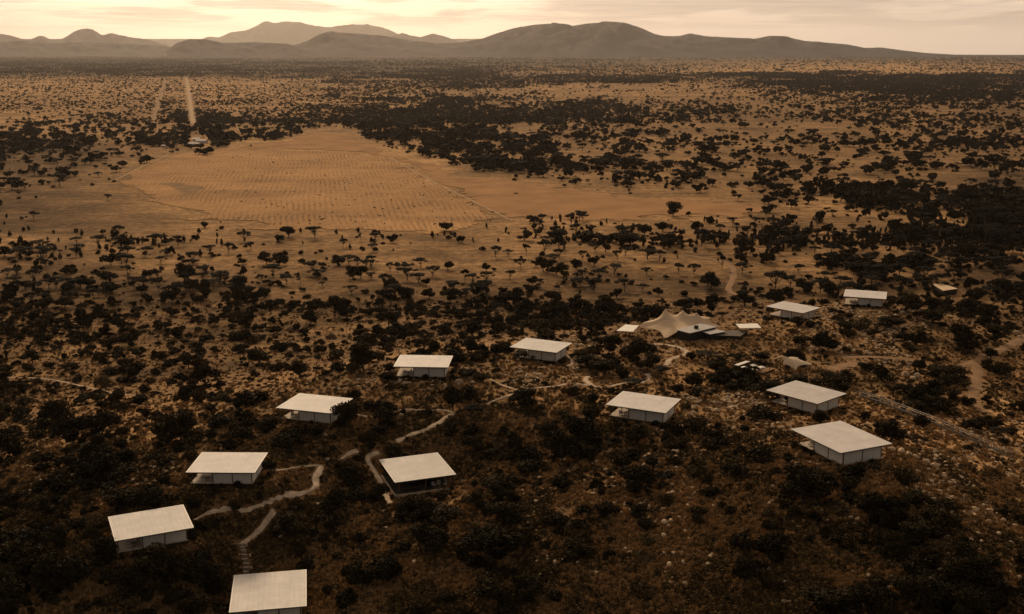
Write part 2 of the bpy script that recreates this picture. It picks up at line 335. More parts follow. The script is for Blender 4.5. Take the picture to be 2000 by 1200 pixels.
BELT = [([(690, 225), (760, 205), (860, 195), (940, 200), (1010, 215), (1080, 225), (1060, 245), (1000, 255), (900, 262), (890, 300), (930, 310), (1000, 330), (1050, 350), (930, 348), (905, 330), (850, 310), (790, 300), (740, 280), (700, 262)], 7.8),
 ([(1080, 210), (1180, 190), (1260, 215), (1220, 240), (1120, 250)], 6.6), ([(1100, 250), (1300, 265), (1420, 290), (1560, 310), (1480, 330), (1300, 320), (1150, 290)], 6), ([(950, 320), (1150, 325), (1400, 345), (1500, 380), (1480, 395), (1300, 382), (1100, 368), (960, 350)], 7.3),
 ([(1550, 375), (1700, 385), (1850, 420), (2100, 440), (2100, 475), (1800, 452), (1650, 420), (1560, 398)], 8.2), ([(1380, 146), (1460, 141), (2300, 143), (2300, 200), (1800, 190), (1600, 182), (1480, 168)], 9), ([(600, 150), (800, 136), (1000, 148), (1020, 165), (900, 172), (760, 185), (640, 195)], 7.5), ([(1020, 150), (1400, 150), (1400, 164), (1020, 166)], 7.5),
 ([(325, 268), (345, 240), (400, 224), (460, 228), (480, 260), (445, 290), (400, 292), (345, 284)], 7.8), ([(480, 235), (560, 225), (640, 205), (720, 190), (790, 180), (760, 205), (690, 230), (640, 262), (600, 268), (540, 265), (490, 262)], 6), ([(-200, 268), (60, 262), (130, 275), (250, 262), (330, 258), (330, 285), (220, 300), (120, 305), (-200, 312)], 6.2),
 ([(860, 187), (1000, 169), (1400, 167), (1500, 186), (1480, 200), (1250, 192), (1000, 187), (900, 194)], 1.7), ([(900, 262), (1080, 255), (1090, 275), (930, 290), (900, 280)], 1.8), ([(1280, 232), (1700, 230), (1650, 255), (1300, 255)], 1.6), ([(560, 268), (700, 250), (700, 264), (640, 278), (560, 280)], .6), ([(-400, 155), (560, 156), (700, 160), (560, 190), (300, 202), (-400, 196)], 2.6),
 ([(1440, 455), (1560, 430), (1750, 445), (1700, 475), (1560, 480), (1480, 470)], 2.4), ([(60, 370), (230, 365), (330, 440), (500, 460), (860, 460), (1000, 436), (1500, 422), (1500, 432), (1000, 452), (850, 482), (700, 500), (420, 462), (200, 460), (60, 470)], .9), ([(450, 480), (700, 485), (1000, 470), (1030, 500), (1000, 545), (700, 545), (560, 520), (430, 520)], 1.1), ([(170, 466), (500, 466), (520, 528), (300, 540), (180, 522)], 3.2), ([(540, 458), (640, 458), (900, 480), (860, 505), (560, 505)], 1.9), ([(1000, 428), (1560, 424), (1500, 440), (1000, 448)], 3),
 ([(880, 590), (1000, 574), (1200, 592), (1230, 640), (1180, 665), (1000, 655), (900, 662), (700, 680), (780, 640)], 9.2), ([(1730, 580), (1900, 600), (1960, 640), (1880, 670), (1720, 640)], 8.5), ([(1500, 475), (1700, 478), (1800, 465), (2200, 475), (2200, 590), (1880, 560), (1600, 540), (1500, 520)], 8), ([(1550, 600), (1820, 690), (1800, 720), (1640, 700), (1560, 660)], 2.5), ([(1000, 655), (1300, 665), (1480, 700), (1400, 790), (1250, 740), (1050, 745)], 2.2), ([(1480, 800), (1560, 830), (1520, 850), (1400, 800)], 1.5), ([(1690, 830), (1800, 850), (2100, 960), (2100, 1040), (1900, 1000), (1760, 930)], 1.2), ([(1640, 745), (1720, 740), (1740, 780), (1680, 790)], 1)]
def inpoly(px, py, poly):
    ins = np.zeros(np.shape(px), bool)
    for i in range(len(poly)):
        x0, y0 = poly[i - 1]; x1, y1 = poly[i]
        if y0 != y1: ins ^= ((y0 > py) != (y1 > py)) & (px < (x1 - x0) * (py - y0) / (y1 - y0) + x0)
    return ins
def grid(G, px, py):
    fx = np.clip((np.asarray(px) - 50) / 100, 0, 18.999); i = fx.astype(int); a = fx - i
    fy = np.interp(py, RY, np.arange(len(RY))); fy = np.clip(fy, 0, len(RY) - 1.001); j = fy.astype(int); b_ = fy - j
    return (G[j, i] * (1 - a) + G[j, i + 1] * a) * (1 - b_) + (G[j + 1, i] * (1 - a) + G[j + 1, i + 1] * a) * b_
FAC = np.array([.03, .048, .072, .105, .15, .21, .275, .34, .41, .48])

# ------------------------------------------------------------------ ground sheet to the horizon
def grow(start, end, step, rate):
    out = []; x = start; s_ = step
    while x < end: s_ *= 1 + rate; x += s_; out.append(x)
    return np.array(out)
xs = np.r_[-(-GX[0] + grow(0, 47000, GS, .034))[::-1], GX, grow(GX[-1], 47000, GS, .034)]
ys = np.r_[(GY[0] - grow(0, 6000, GS, .2))[::-1], GY, grow(GY[-1], 47000, GS, .022)]
X, Y = np.meshgrid(xs, ys); Z = hgt(X, Y)
px_, py_, dd = topx(X, Y, Z)
px_ = np.where(dd > 30, px_, 1000); py_ = np.where(dd > 30, py_, 1180)
wob = 1 + 0 * px_
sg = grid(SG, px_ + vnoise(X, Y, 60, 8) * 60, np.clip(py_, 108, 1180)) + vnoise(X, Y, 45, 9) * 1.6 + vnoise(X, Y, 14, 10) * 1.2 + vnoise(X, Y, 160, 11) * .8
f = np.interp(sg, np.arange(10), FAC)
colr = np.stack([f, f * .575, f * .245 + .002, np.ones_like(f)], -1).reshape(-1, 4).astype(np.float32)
ny_, nx_ = X.shape; idx = np.arange(ny_ * nx_).reshape(ny_, nx_)
F = np.stack([idx[:-1, :-1], idx[:-1, 1:], idx[1:, 1:], idx[1:, :-1]], -1).reshape(-1, 4)
gm = np_mesh('ground', np.stack([X, Y, Z], -1).reshape(-1, 3), F, M['ground'], True)
ca = gm.color_attributes.new('soil_shade', 'FLOAT_COLOR', 'POINT'); ca.data.foreach_set('color', colr.ravel())
go = bpy.data.objects.new('ground', gm); COL.objects.link(go); tag(go, 'dry brown savanna ground running to the horizon', 'ground', kind='structure')

# ------------------------------------------------------------------ field, tracks, paths: sheets lying on the ground
def densify(pts, step):
    out = []
    for (a, b_) in zip(pts[:-1], pts[1:]):
        n = max(1, int(math.hypot(b_[0] - a[0], b_[1] - a[1]) / step))
        out += [tuple(np.array(a) * (1 - k / n) + np.array(b_) * k / n) for k in range(n)]
    return out + [tuple(pts[-1])]
def smooth(pts, it=2):
    for _ in range(it):
        q = [pts[0]]
        for a, b_ in zip(pts[:-1], pts[1:]):
            q += [(a[0] * .75 + b_[0] * .25, a[1] * .75 + b_[1] * .25), (a[0] * .25 + b_[0] * .75, a[1] * .25 + b_[1] * .75)]
        pts = q + [pts[-1]]
    return pts
def sheet(name, poly, lift, m_, cell=4., jit=1.2, label=None):
    """polygon of ground given by its outline, cut from a fine grid so that it follows the land"""
    d = densify(poly, 6); x, y, _ = bp([p[0] for p in d], [p[1] for p in d])
    x = x + (rng.random(len(x)) - .5) * jit; y = y + (rng.random(len(y)) - .5) * jit * 2
    gx = np.arange(x.min(), x.max() + cell, cell); gy = np.arange(y.min(), y.max() + cell, cell)
    CX, CY = np.meshgrid(gx, gy); CX0, CY0 = CX, CY
    if jit > 3: CX = CX + vnoise(CX, CY, 40, 81) * 26 + vnoise(CX, CY, 12, 82) * 10; CY = CY + vnoise(CX, CY, 50, 83) * 55 + vnoise(CX, CY, 14, 84) * 22
    ins = np.zeros(CX.shape, bool); n = len(x)
    for i in range(n):
        x0, y0, x1, y1 = x[i - 1], y[i - 1], x[i], y[i]
        if y0 == y1: continue
        c_ = ((y0 > CY) != (y1 > CY)) & (CX < (x1 - x0) * (CY - y0) / (y1 - y0) + x0); ins ^= c_
    q = ins[:-1, :-1] & ins[1:, :-1] & ins[:-1, 1:] & ins[1:, 1:]
    id_ = np.arange(CX.size).reshape(CX.shape)
    F = np.stack([id_[:-1, :-1], id_[:-1, 1:], id_[1:, 1:], id_[1:, :-1]], -1)[q]
    used = np.unique(F); remap = np.zeros(CX.size, int); remap[used] = np.arange(len(used))
    CX, CY = CX0, CY0; V = np.stack([CX.ravel(), CY.ravel(), hgt(CX, CY).ravel() + lift], -1)[used]
    o = bpy.data.objects.new(name, np_mesh(name, V, remap[F], m_, True)); COL.objects.link(o)
    tag(o, label, 'field' if 'field' in name else 'clearing', kind='structure'); return o
FIELD = [(232, 352), (262, 335), (330, 303), (372, 300), (430, 292), (560, 293), (640, 296), (700, 300), (752, 305), (780, 320), (860, 362), (930, 398), (1003, 432), (960, 434), (880, 452), (760, 456), (640, 455), (520, 452), (440, 442), (350, 415), (285, 398), (250, 378)]
FIELD2 = [(470, 287), (560, 274), (600, 262), (650, 258), (700, 266), (720, 278), (770, 300), (800, 313), (880, 330), (905, 345), (960, 352), (1060, 362), (1180, 378), (1300, 390), (1420, 394), (1480, 400), (1510, 410), (1460, 419), (1350, 424), (1200, 424), (1100, 428), (1010, 432), (935, 398), (865, 362), (785, 320), (757, 304), (700, 298), (620, 293), (540, 291)]
sheet('mown_field', FIELD, .32, M['field'], 3., 5, 'large pale mown field crossed by fine plough lines')
sheet('grazed_field', FIELD2, .28, M['field2'], 3., 5, 'plain orange-brown field strip beside the mown field')
sheet('weed_patch_field', [(303, 374), (318, 358), (345, 360), (374, 374), (360, 388), (330, 387)], .40, M['weeds'], 2.5, 5, 'dark weedy patch inside the mown field')
PATHPTS = []      # world points of all tracks, for keeping plants off them
def ribbon(name, pts, width, lift, m_, label=None, cat='path', step=4, wob_=.15, it=2, group=None):
    P_ = smooth(pts, it); P_ = densify(P_, step); x, y, _ = bp([p[0] for p in P_], [p[1] for p in P_])
    x = np.asarray(x); y = np.asarray(y); n = len(x)
    seg = np.hypot(np.diff(x), np.diff(y)); s_ = np.r_[0, np.cumsum(seg)]; tt = np.arange(0, s_[-1], max(width * .35, s_[-1] / 900)); 
    x = np.interp(tt, s_, x); y = np.interp(tt, s_, y); n = len(x)
    if n < 3: return
    k = np.ones(5) / 5
    xp = np.convolve(np.pad(x, 2, 'edge'), k, 'valid'); yp = np.convolve(np.pad(y, 2, 'edge'), k, 'valid'); x, y = xp, yp
    tx = np.gradient(x); ty = np.gradient(y); l = np.hypot(tx, ty) + 1e-9; nx, ny = -ty / l, tx / l
    V = []; m5 = 5
    for i in range(m5):
        t_ = i / (m5 - 1) - .5; wv = width * (1 + (vnoise(x, y, width * 1.6, 20 + (i > 2)) * 2) * wob_ * 2)
        a = x + nx * t_ * wv; b_ = y + ny * t_ * wv
        V.append(np.stack([a, b_, hgt(a, b_) + lift * (1 if 0 < i < m5 - 1 else .3)], -1))
    V = np.stack(V, 1).reshape(-1, 3); id_ = np.arange(n * m5).reshape(n, m5)
    F = np.stack([id_[:-1, :-1], id_[1:, :-1], id_[1:, 1:], id_[:-1, 1:]], -1).reshape(-1, 4)
    o = bpy.data.objects.new(name, np_mesh(name, V, F[:, ::-1], m_, True)); COL.objects.link(o)
    tag(o, label, cat, group, 'structure')
    for a, b_ in zip(x, y): PATHPTS.append((a, b_, width / 2))
    return o
ribbon('path', [(377, 1017), (394, 1010), (416, 999), (436, 996), (456, 994.6), (484, 996), (513, 985), (547, 972), (575, 966), (603, 961), (620, 951), (612, 938), (620, 922), (629, 909)], .62, .16, M['path'], 'pale gravel path bending down to the striped-roof suite', wob_=.5)
ribbon('path', [(560, 970), (580, 965), (605, 960), (622, 948), (612, 934), (622, 918), (629, 909)], 1.4, .19, M['path'], 'wide worn bend of the gravel path', wob_=.5)
ribbon('path', [(664, 899), (673, 892), (686, 884), (702, 880)], 1.5, .16, M['path'], 'isolated pale patch of path between dark bushes', wob_=.5)
ribbon('path', [(772, 864), (785, 857), (805, 848), (825, 842), (845, 834), (858, 825), (866, 817), (878, 811), (888, 805)], 1.25, .16, M['path'], 'pale path climbing past the pavilion roof', wob_=.5)
ribbon('path', [(948, 791), (965, 784), (985, 777), (1000, 772), (1022, 762), (1045, 759), (1070, 758), (1100, 752), (1120, 750), (1145, 752), (1165, 758), (1190, 757), (1210, 750), (1235, 748), (1262, 746), (1272, 738), (1262, 730)], 1.05, .16, M['path'], 'winding pale path along the top of the hill', wob_=.5)
ribbon('path', [(885, 806), (860, 800), (830, 803), (795, 799), (770, 805), (745, 813), (715, 815), (690, 808)], .6, .14, M['path'], 'narrow side path to the suite behind the leaning tree')
ribbon('path', [(1165, 758), (1150, 750), (1142, 741), (1150, 735)], 1.4, .14, M['path'], 'short path fork climbing towards the rocks')
ribbon('path', [(1018, 765), (985, 755), (950, 738), (925, 722), (895, 716)], .6, .14, M['path'], 'thin path to the suite on the left of the crest')
ribbon('path', [(513, 921), (547, 919.5), (575, 914), (615, 909), (629, 910)], .55, .14, M['path'], 'thin path to the brightest-roofed left suite')
ribbon('path', [(762, 985), (748, 955), (738, 930), (722, 908), (715, 896), (722, 889), (742, 884)], 1.2, .14, M['path'], 'curved ramp path round the dark pavilion')
ribbon('path', [(470, 1064), (482, 1056), (498, 1045), (515, 1027), (528, 1008), (536, 995)], .9, .14, M['path'], 'worn stony path above the stepping stones')
ribbon('path', [(-40, 738), (70, 738), (120, 745), (170, 757), (235, 771), (300, 775)], .8, .14, M['path'], 'faint straight trail through the scrub at left')
ribbon('path', [(1100, 690), (1112, 698), (1120, 712), (1105, 716)], .8, .14, M['path'], 'tiny path beside the suite under the flat tree')
ribbon('path', [(1275, 672), (1320, 676), (1350, 690), (1310, 700), (1300, 715)], 1.6, .14, M['path'], 'sandy path in front of the stretch tent')
ribbon('dirt_road', [(2060, 640), (2000, 660), (1960, 681), (1920, 700), (1895, 712), (1860, 722)], 2.6, .2, M['road'], 'two-rut dirt road entering from the right edge', 'road')
ribbon('dirt_road', [(1900, 708), (1912, 728), (1906, 755), (1898, 785), (1915, 800), (1935, 812)], 2.8, .18, M['road'], 'dirt road branch running down towards the boardwalk', 'road')
ribbon('dirt_road', [(1330, 497), (1370, 503), (1418, 512), (1436, 528), (1430, 548), (1420, 565), (1432, 574), (1450, 580)], 3.2, .2, M['road'], 'orange dirt road curling through the trees', 'road')
ribbon('dirt_road', [(1640, 700), (1680, 697), (1740, 700), (1800, 705)], 2.4, .16, M['road'], 'dirt road beside the oval clearing', 'road')
ribbon('farm_track', [(760, 306), (800, 330), (845, 355), (900, 382), (950, 407), (1002, 433)], 1.7, .5, M['farroad'], 'straight pale track along the edge of the mown field', 'road', it=0)
ribbon('farm_track', [(225, 352), (262, 334), (330, 302)], 1.6, .5, M['farroad'], 'pale track on the upper left edge of the field', 'road', it=0)
ribbon('airstrip_road', [(377, 243), (374, 220), (369, 185), (365, 160), (363, 152)], 8, .8, M['farroad'], 'wide pale road running straight to the horizon', 'road', it=0, step=3)
ribbon('far_road', [(298, 236), (308, 205), (316, 180), (323, 155)], 5, .8, M['road'], 'narrower pale road left of the wide one', 'road', it=0, step=3)
sheet('clearing', [(1602, 716), (1625, 710), (1660, 706), (1685, 706), (1692, 712), (1670, 722), (1640, 730), (1612, 726)], .16, M['road'], 1., 1.5, 'oval bare dirt clearing beside the small tent')
sheet('clearing', [(1330, 300), (1335, 300), (1335, 303)], .16, M['road'], 1., 1.5, 'x') if False else None
steps = empty('stone_stairs', (0, 0, 0))
tag(steps, 'stepping-stone stairs leading down to the lowest pale roof', 'stairs')
sp = densify([(471, 1066), (477, 1078), (479, 1095), (481, 1120)], 6.5)
x, y, z3 = bp([p[0] for p in sp], [p[1] for p in sp]); steps.location = (x[0], y[0], z3[0])
for a_, b_ in zip(x, y): PATHPTS.append((a_, b_, 1.1))
for i in range(len(x)):
    q = MB(); w_ = 1.0 + random.random() * .4
    q.box(-w_ / 2, w_ / 2, -.25, .25, -.12, .42, random.uniform(-.2, .2) , (x[i] - x[0] + random.uniform(-.12, .12), y[i] - y[0])); 
    for k in range(len(q.v)): q.v[k] = (q.v[k][0], q.v[k][1], q.v[k][2] + z3[i] - z3[0])
    q.build('step', M['step'], steps)
    if i % 3 == 0:
        for s_ in (-1, 1):
            r_ = MB(); r_.box(-.2, .2, -.18, .18, -.1, .45, 0.4, (x[i] - x[0] + s_ * 1.05, y[i] - y[0])); r_.v = [(a, b_, c_ + z3[i] - z3[0]) for a, b_, c_ in r_.v]; r_.build('edge_stone', M['rock'], steps)

# ------------------------------------------------------------------ mountains and hills
def ridge(name, prof, D, depth, label, m_=None, rough=.02):
    px = np.arange(prof[0][0], prof[-1][0] + .1, 2.5); py = np.interp(px, [p[0] for p in prof], [p[1] for p in prof])
    k = np.array([1, 2, 3, 2, 1.]) / 9; py = np.convolve(np.pad(py, 2, 'edge'), k, 'valid')
    dx, dy, dz = ray(px, py); tx = D / dy; x = tx * dx; zc = CAMZ + tx * dz
    base = -(x * x + D * D) / (2 * ER) - 8; hh = np.maximum(zc - base, 1)
    nn = 34; V = []
    for j in range(-nn, nn + 1):
        t_ = j / nn; yy = D + t_ * depth
        g = (1 - t_ * t_) ** 1.6
        gul = (vnoise(x + t_ * 300, np.full_like(x, t_ * depth * .6), depth * .12, 31) + .5 * vnoise(x, np.full_like(x, t_ * depth), depth * .05, 32)) * .55 * min(1, abs(t_) * 5)
        jag = vnoise(x, np.full_like(x, t_ * 900.), D * .0022, 33) * rough * 1.2
        zz_ = base + hh * np.clip(g * (1 + gul) + jag * (1 if j else .5), -.02, 1.0)
        V.append(np.stack([x * (1 + t_ * depth / D), np.full_like(x, yy), zz_], -1))
    V = np.stack(V).reshape(-1, 3); n = len(px); id_ = np.arange((2 * nn + 1) * n).reshape(-1, n)
    F = np.stack([id_[:-1, :-1], id_[:-1, 1:], id_[1:, 1:], id_[1:, :-1]], -1).reshape(-1, 4)
    o = bpy.data.objects.new(name, np_mesh(name, V, F, m_ or M['hills'], True)); COL.objects.link(o)
    tag(o, label, 'hills', 'hills and mountains on the horizon', 'structure')
ridge('mountain', [(545, 108), (575, 88), (600, 81), (622, 69), (645, 62.5), (700, 66), (750, 71), (800, 79), (850, 85), (900, 83), (943, 76), (962, 68), (1000, 56), (1040, 49), (1080, 46), (1118, 51), (1150, 46), (1185, 43), (1220, 47), (1250, 55), (1283, 69), (1300, 72), (1330, 70), (1347, 65.5), (1380, 71), (1420, 74), (1475, 76), (1502, 71), (1535, 72), (1570, 80), (1620, 84), (1655, 87), (1690, 94), (1720, 93), (1765, 99), (1810, 104), (1880, 108)], 17000, 2400, 'long dark rounded ridge spanning the right horizon')
ridge('hills', [(325, 100), (345, 84), (372, 77), (400, 77), (435, 84), (500, 83), (560, 86), (600, 94), (640, 104)], 15500, 1500, 'low brown hills in front of the pale massif')
ridge('hills', [(-260, 80), (-100, 86), (0, 82), (50, 80), (100, 85), (170, 82), (240, 86), (300, 88), (350, 94), (420, 102)], 19500, 1500, 'low hazy foothills along the left horizon')
ridge('mountain', [(-260, 50), (-150, 60), (-50, 62), (0, 66), (20, 70), (45, 77), (62, 77), (75, 71), (85, 70.5), (96, 77), (123, 76), (145, 62), (165, 56), (183, 59), (200, 70), (217, 65), (232, 69), (262, 74), (287, 77), (330, 90), (380, 104)], 27000, 2200, 'peaked hills on the far left horizon')
ridge('mountain', [(380, 84), (402, 73), (412, 72), (428, 74), (450, 64), (482, 60), (500, 52), (513, 43), (522, 41), (534, 45), (560, 43), (582, 43), (600, 49), (620, 52), (640, 54), (655, 52), (690, 48), (717, 48), (750, 55), (775, 66), (805, 84), (850, 100)], 42000, 3500, 'pale distant massif with a small sharp summit')
ridge('hills', [(735, 92), (765, 72), (785, 64), (800, 69), (822, 73), (846, 66), (872, 72), (905, 86), (950, 100)], 33000, 2000, 'small pale double hill between massif and ridge')
ridge('plateau', [(-300, 78), (0, 77), (290, 76.5), (400, 76.5), (700, 76.5), (960, 76), (1010, 90), (1100, 104)], 44000, 2500, 'flat pale plateau low on the left horizon')

# ------------------------------------------------------------------ tent suites
def post(mb, x, y, z0=-.6, z1=2.7, r=.09): mb.box(x - r, x + r, y - r, y + r, z0, z1)
def frame_xy(h):
    hx, hy, hz, a, w_, d_ = h; return hx, hy, hz, R(a), w_, d_
def suite(h, label, pavilion=False, group='flat-roofed tent suites on the hill'):
    hx, hy, hz, a, w_, d_ = frame_xy(h)
    o = empty('tent_suite' if not pavilion else 'pavilion', (hx, hy, hz - 3.0), a)
    tag(o, label, 'tent suite' if not pavilion else 'pavilion', group if not pavilion else None)
    w2, d2 = w_ / 2, d_ / 2
    sl = .0
    MB().box(-w2 + .05, w2 - .05, -d2 + .05, d2 - .05, 2.90, 2.995).build('roof', M['roof'], o)
    t_ = MB(); e = .14
    t_.box(-w2, w2, -d2, -d2 + e, 2.87, 3.01); t_.box(-w2, w2, d2 - e, d2, 2.87, 3.01)
    t_.box(-w2, -w2 + e, -d2 + e, d2 - e, 2.87, 3.01); t_.box(w2 - e, w2, -d2 + e, d2 - e, 2.87, 3.01)
    t_.build('roof_trim', M['trim'], o)
    s_ = MB(); s_.box(-w2 + .12, w2 - .12, -d2 + .12, d2 - .12, 2.66, 2.865)
    s_.build('ceiling', M['soffit'], o)
    x0, x1, y0, y1 = -w2 + .65, w2 - .7, -d2 + 1.15, d2 - .9
    if pavilion: y0 = -d2 - .3; x0 = -w2 + .2
    else: x0, x1, y0 = -w2 + .35, w2 - 1.0, -d2 + 1.6
    MB().box(x0, x1, y0, y1, -.16, 0).build('deck', M['deck'] if not pavilion else M['plinth'], o)
    MB().box(x0 + .35, x1 - .35, y0 + .35, y1 - .35, -3.2, -.165).build('plinth', M['plinth'], o)
    if pavilion:
        e_ = MB(); e_.box(x0 - .12, x1 + .12, y0 - .3, y0 - .02, -.7, .28); e_.box(x0 - .36, x0 - .14, y0 - .3, y1, -.7, .28)
        e_.build('parapet', M['path'], o)
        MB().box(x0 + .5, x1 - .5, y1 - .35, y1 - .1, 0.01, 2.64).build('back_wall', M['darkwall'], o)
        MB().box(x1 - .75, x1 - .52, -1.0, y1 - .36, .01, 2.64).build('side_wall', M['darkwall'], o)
        for px in (-w2 + 1.2, 0.3, w2 - 1.6):
            for py in (-d2 + 1.1, 1.0):
                q = MB(); post(q, px, py, .01, 2.65, .11); q.tube([(px, py, 1.7), (px + .7, py, 2.6)], [.06, .06], 4); q.build('post', M['pole'], o)
        r_ = MB(); r_.box(-w2 + 1.35, .15, -d2 + 1.06, -d2 + 1.14, .85, .93); r_.build('railing', M['pole'], o)
        return o
    rx0, rx1, ry0, ry1 = -.15 * w_, w2 - 1.15, -d2 + 1.75, d2 - 1.5
    def wall(ax, ay, bx, by):
        ang = math.atan2(by - ay, bx - ax); ln = math.hypot(bx - ax, by - ay)
        MB().box(.10, ln - .10, -.035, .035, .02, 2.655, ang, (ax, ay)).build('canvas_wall', M['canvas'], o)
    mx, my = (rx0 + rx1) / 2, (ry0 + ry1) / 2
    wall(rx0, ry0, mx, ry0); wall(mx, ry0, rx1, ry0); wall(rx1, ry0, rx1, my); wall(rx1, my, rx1, ry1)
    wall(rx1, ry1, mx, ry1); wall(mx, ry1, rx0, ry1); wall(rx0, ry0, rx0, my - .9)
    MB().box(rx0 - .02, rx0 + .02, my - .78, ry1 - .1, .02, 2.65).build('glass_door', M['darkwall'], o)
    for px, py in ((rx0, ry0), (mx, ry0), (rx1, ry0), (rx1, my), (rx1, ry1), (mx, ry1), (rx0, ry1), (x0 + .25, y0 + .2), (x0 + .25, y1 - .2)):
        q = MB(); post(q, px, py, .005, 2.655, .085); q.build('post', M['post'], o)
    if -w2 < -6:      # open deck side: low rail at the back edge
        q = MB(); q.box(x0 + .35, rx0 - .1, y1 - .24, y1 - .18, .9, .97); q.box(x0 + .35, rx0 - .1, y1 - .235, y1 - .185, .45, .49); q.build('railing', M['pole'], o)
    return o
LBL = ['tent suite at the bottom edge, only its mauve-grey roof showing below the stepping stones',
 'tent suite with faint stripes across its roof, nearest the left edge', 'tent suite with the brightest cream roof, up the slope from the striped one',
 'tent suite whose roof corner is hidden by a dark tree', 'tent suite on the left crest with open lit deck and two canvas panels',
 'tent suite behind a low flat tree, left of the stretch tent', 'dark open-sided pavilion with a tilted pale roof and ramp path round it',
 'tent suite in the middle of the hill with furniture on its deck', 'diamond-roofed tent suite between bare slope and the boardwalk end',
 'largest-looking tent suite with diamond roof on the bare right slope', 'tent suite just right of the stretch tent group, end wall facing right',
 'farthest tent suite with a thin pale roof beside dense bushes']
for i, h_ in enumerate(HOUSES): suite(h_, LBL[i], i == 6)
# deck furniture of the open decks
def loc2w(h, lx, ly, lz=0):
    hx, hy, hz, a, *_ = frame_xy(h); return (hx + lx * math.cos(a) - ly * math.sin(a), hy + lx * math.sin(a) + ly * math.cos(a), hz - 3.0 + lz)
def chair_proto():
    o = empty('lounge_chair')
    q = MB(); q.box(-.4, .4, -.4, .4, .28, .46); q.build('seat', M['cushion'], o)
    q = MB(); q.box(-.4, .4, .27, .42, .465, .95); q.build('backrest', M['cushion'], o)
    for sx_ in (-.36, .36):
        for sy_ in (-.36, .36):
            q = MB(); q.box(sx_ - .03, sx_ + .03, sy_ - .03, sy_ + .03, 0, .275); q.build('leg', M['wood'], o)
    return o
def table_proto():
    o = empty('deck_table'); q = MB(); q.box(-.45, .45, -.45, .45, .66, .72); q.build('tabletop', M['wood'], o)
    q = MB(); q.tube([(0, 0, 0), (0, 0, .655)], [.06, .06], 8); q.build('leg', M['wood'], o)
    q = MB(); q.tube([(0, 0, 0.0), (0, 0, .04)], [.3, .28], 10); q.build('base', M['wood'], o); return o
def copy_tree(o, parent=None):
    c = o.copy(); COL.objects.link(c)
    if parent: c.parent = parent
    for ch in o.children: copy_tree(ch, c)
    return c
CH, TB = chair_proto(), table_proto(); uc = ut = False
for i, nm in ((1, 'striped-roof suite'), (2, 'brightest-roofed suite'), (3, 'suite with the tree at its corner'), (4, 'suite on the left crest'), (7, 'middle suite of the hill'), (9, 'suite on the bare right slope'), (11, 'farthest suite')):
    h_ = HOUSES[i]; w2, d2 = h_[4] / 2, h_[5] / 2
    for k, (lx, ly, rz) in enumerate(((-w2 + 2.6, -d2 + 3.0, .5), (-w2 + 3.6, -d2 + 4.6, -1.1))):
        c_ = CH if not uc else copy_tree(CH); uc = True; c_.location = loc2w(h_, lx, ly, .002); c_.rotation_euler = (0, 0, R(h_[3]) + rz)
        tag(c_, ('pale cushioned chair near the deck edge of the ' if k == 0 else 'pale cushioned chair by the canvas wall of the ') + nm, 'chair', 'lounge chairs on the suite decks')
    t_ = TB if not ut else copy_tree(TB); ut = True; t_.location = loc2w(h_, -w2 + 3.5, -d2 + 3.0, .002); t_.rotation_euler = (0, 0, R(h_[3]))
    tag(t_, 'small wooden table on the open deck of the ' + nm, 'table', 'tables on the suite decks')
# pavilion lounge seats
h_ = HOUSES[6]
for k, (lx, ly, rz, nm) in enumerate(((2.4, -5.0, .4, 'left'), (3.6, -4.6, -.3, 'middle'), (5.0, -5.3, -1.2, 'right'))):
    c_ = copy_tree(CH); c_.location = loc2w(h_, lx, ly, .002); c_.rotation_euler = (0, 0, R(h_[3]) + rz)
    tag(c_, {'left': 'pale chair in the dark pavilion, nearest its middle post', 'middle': 'pale chair between the two others in the dark pavilion', 'right': 'pale chair at the right corner post of the dark pavilion'}[nm], 'chair', 'chairs in the pavilion')

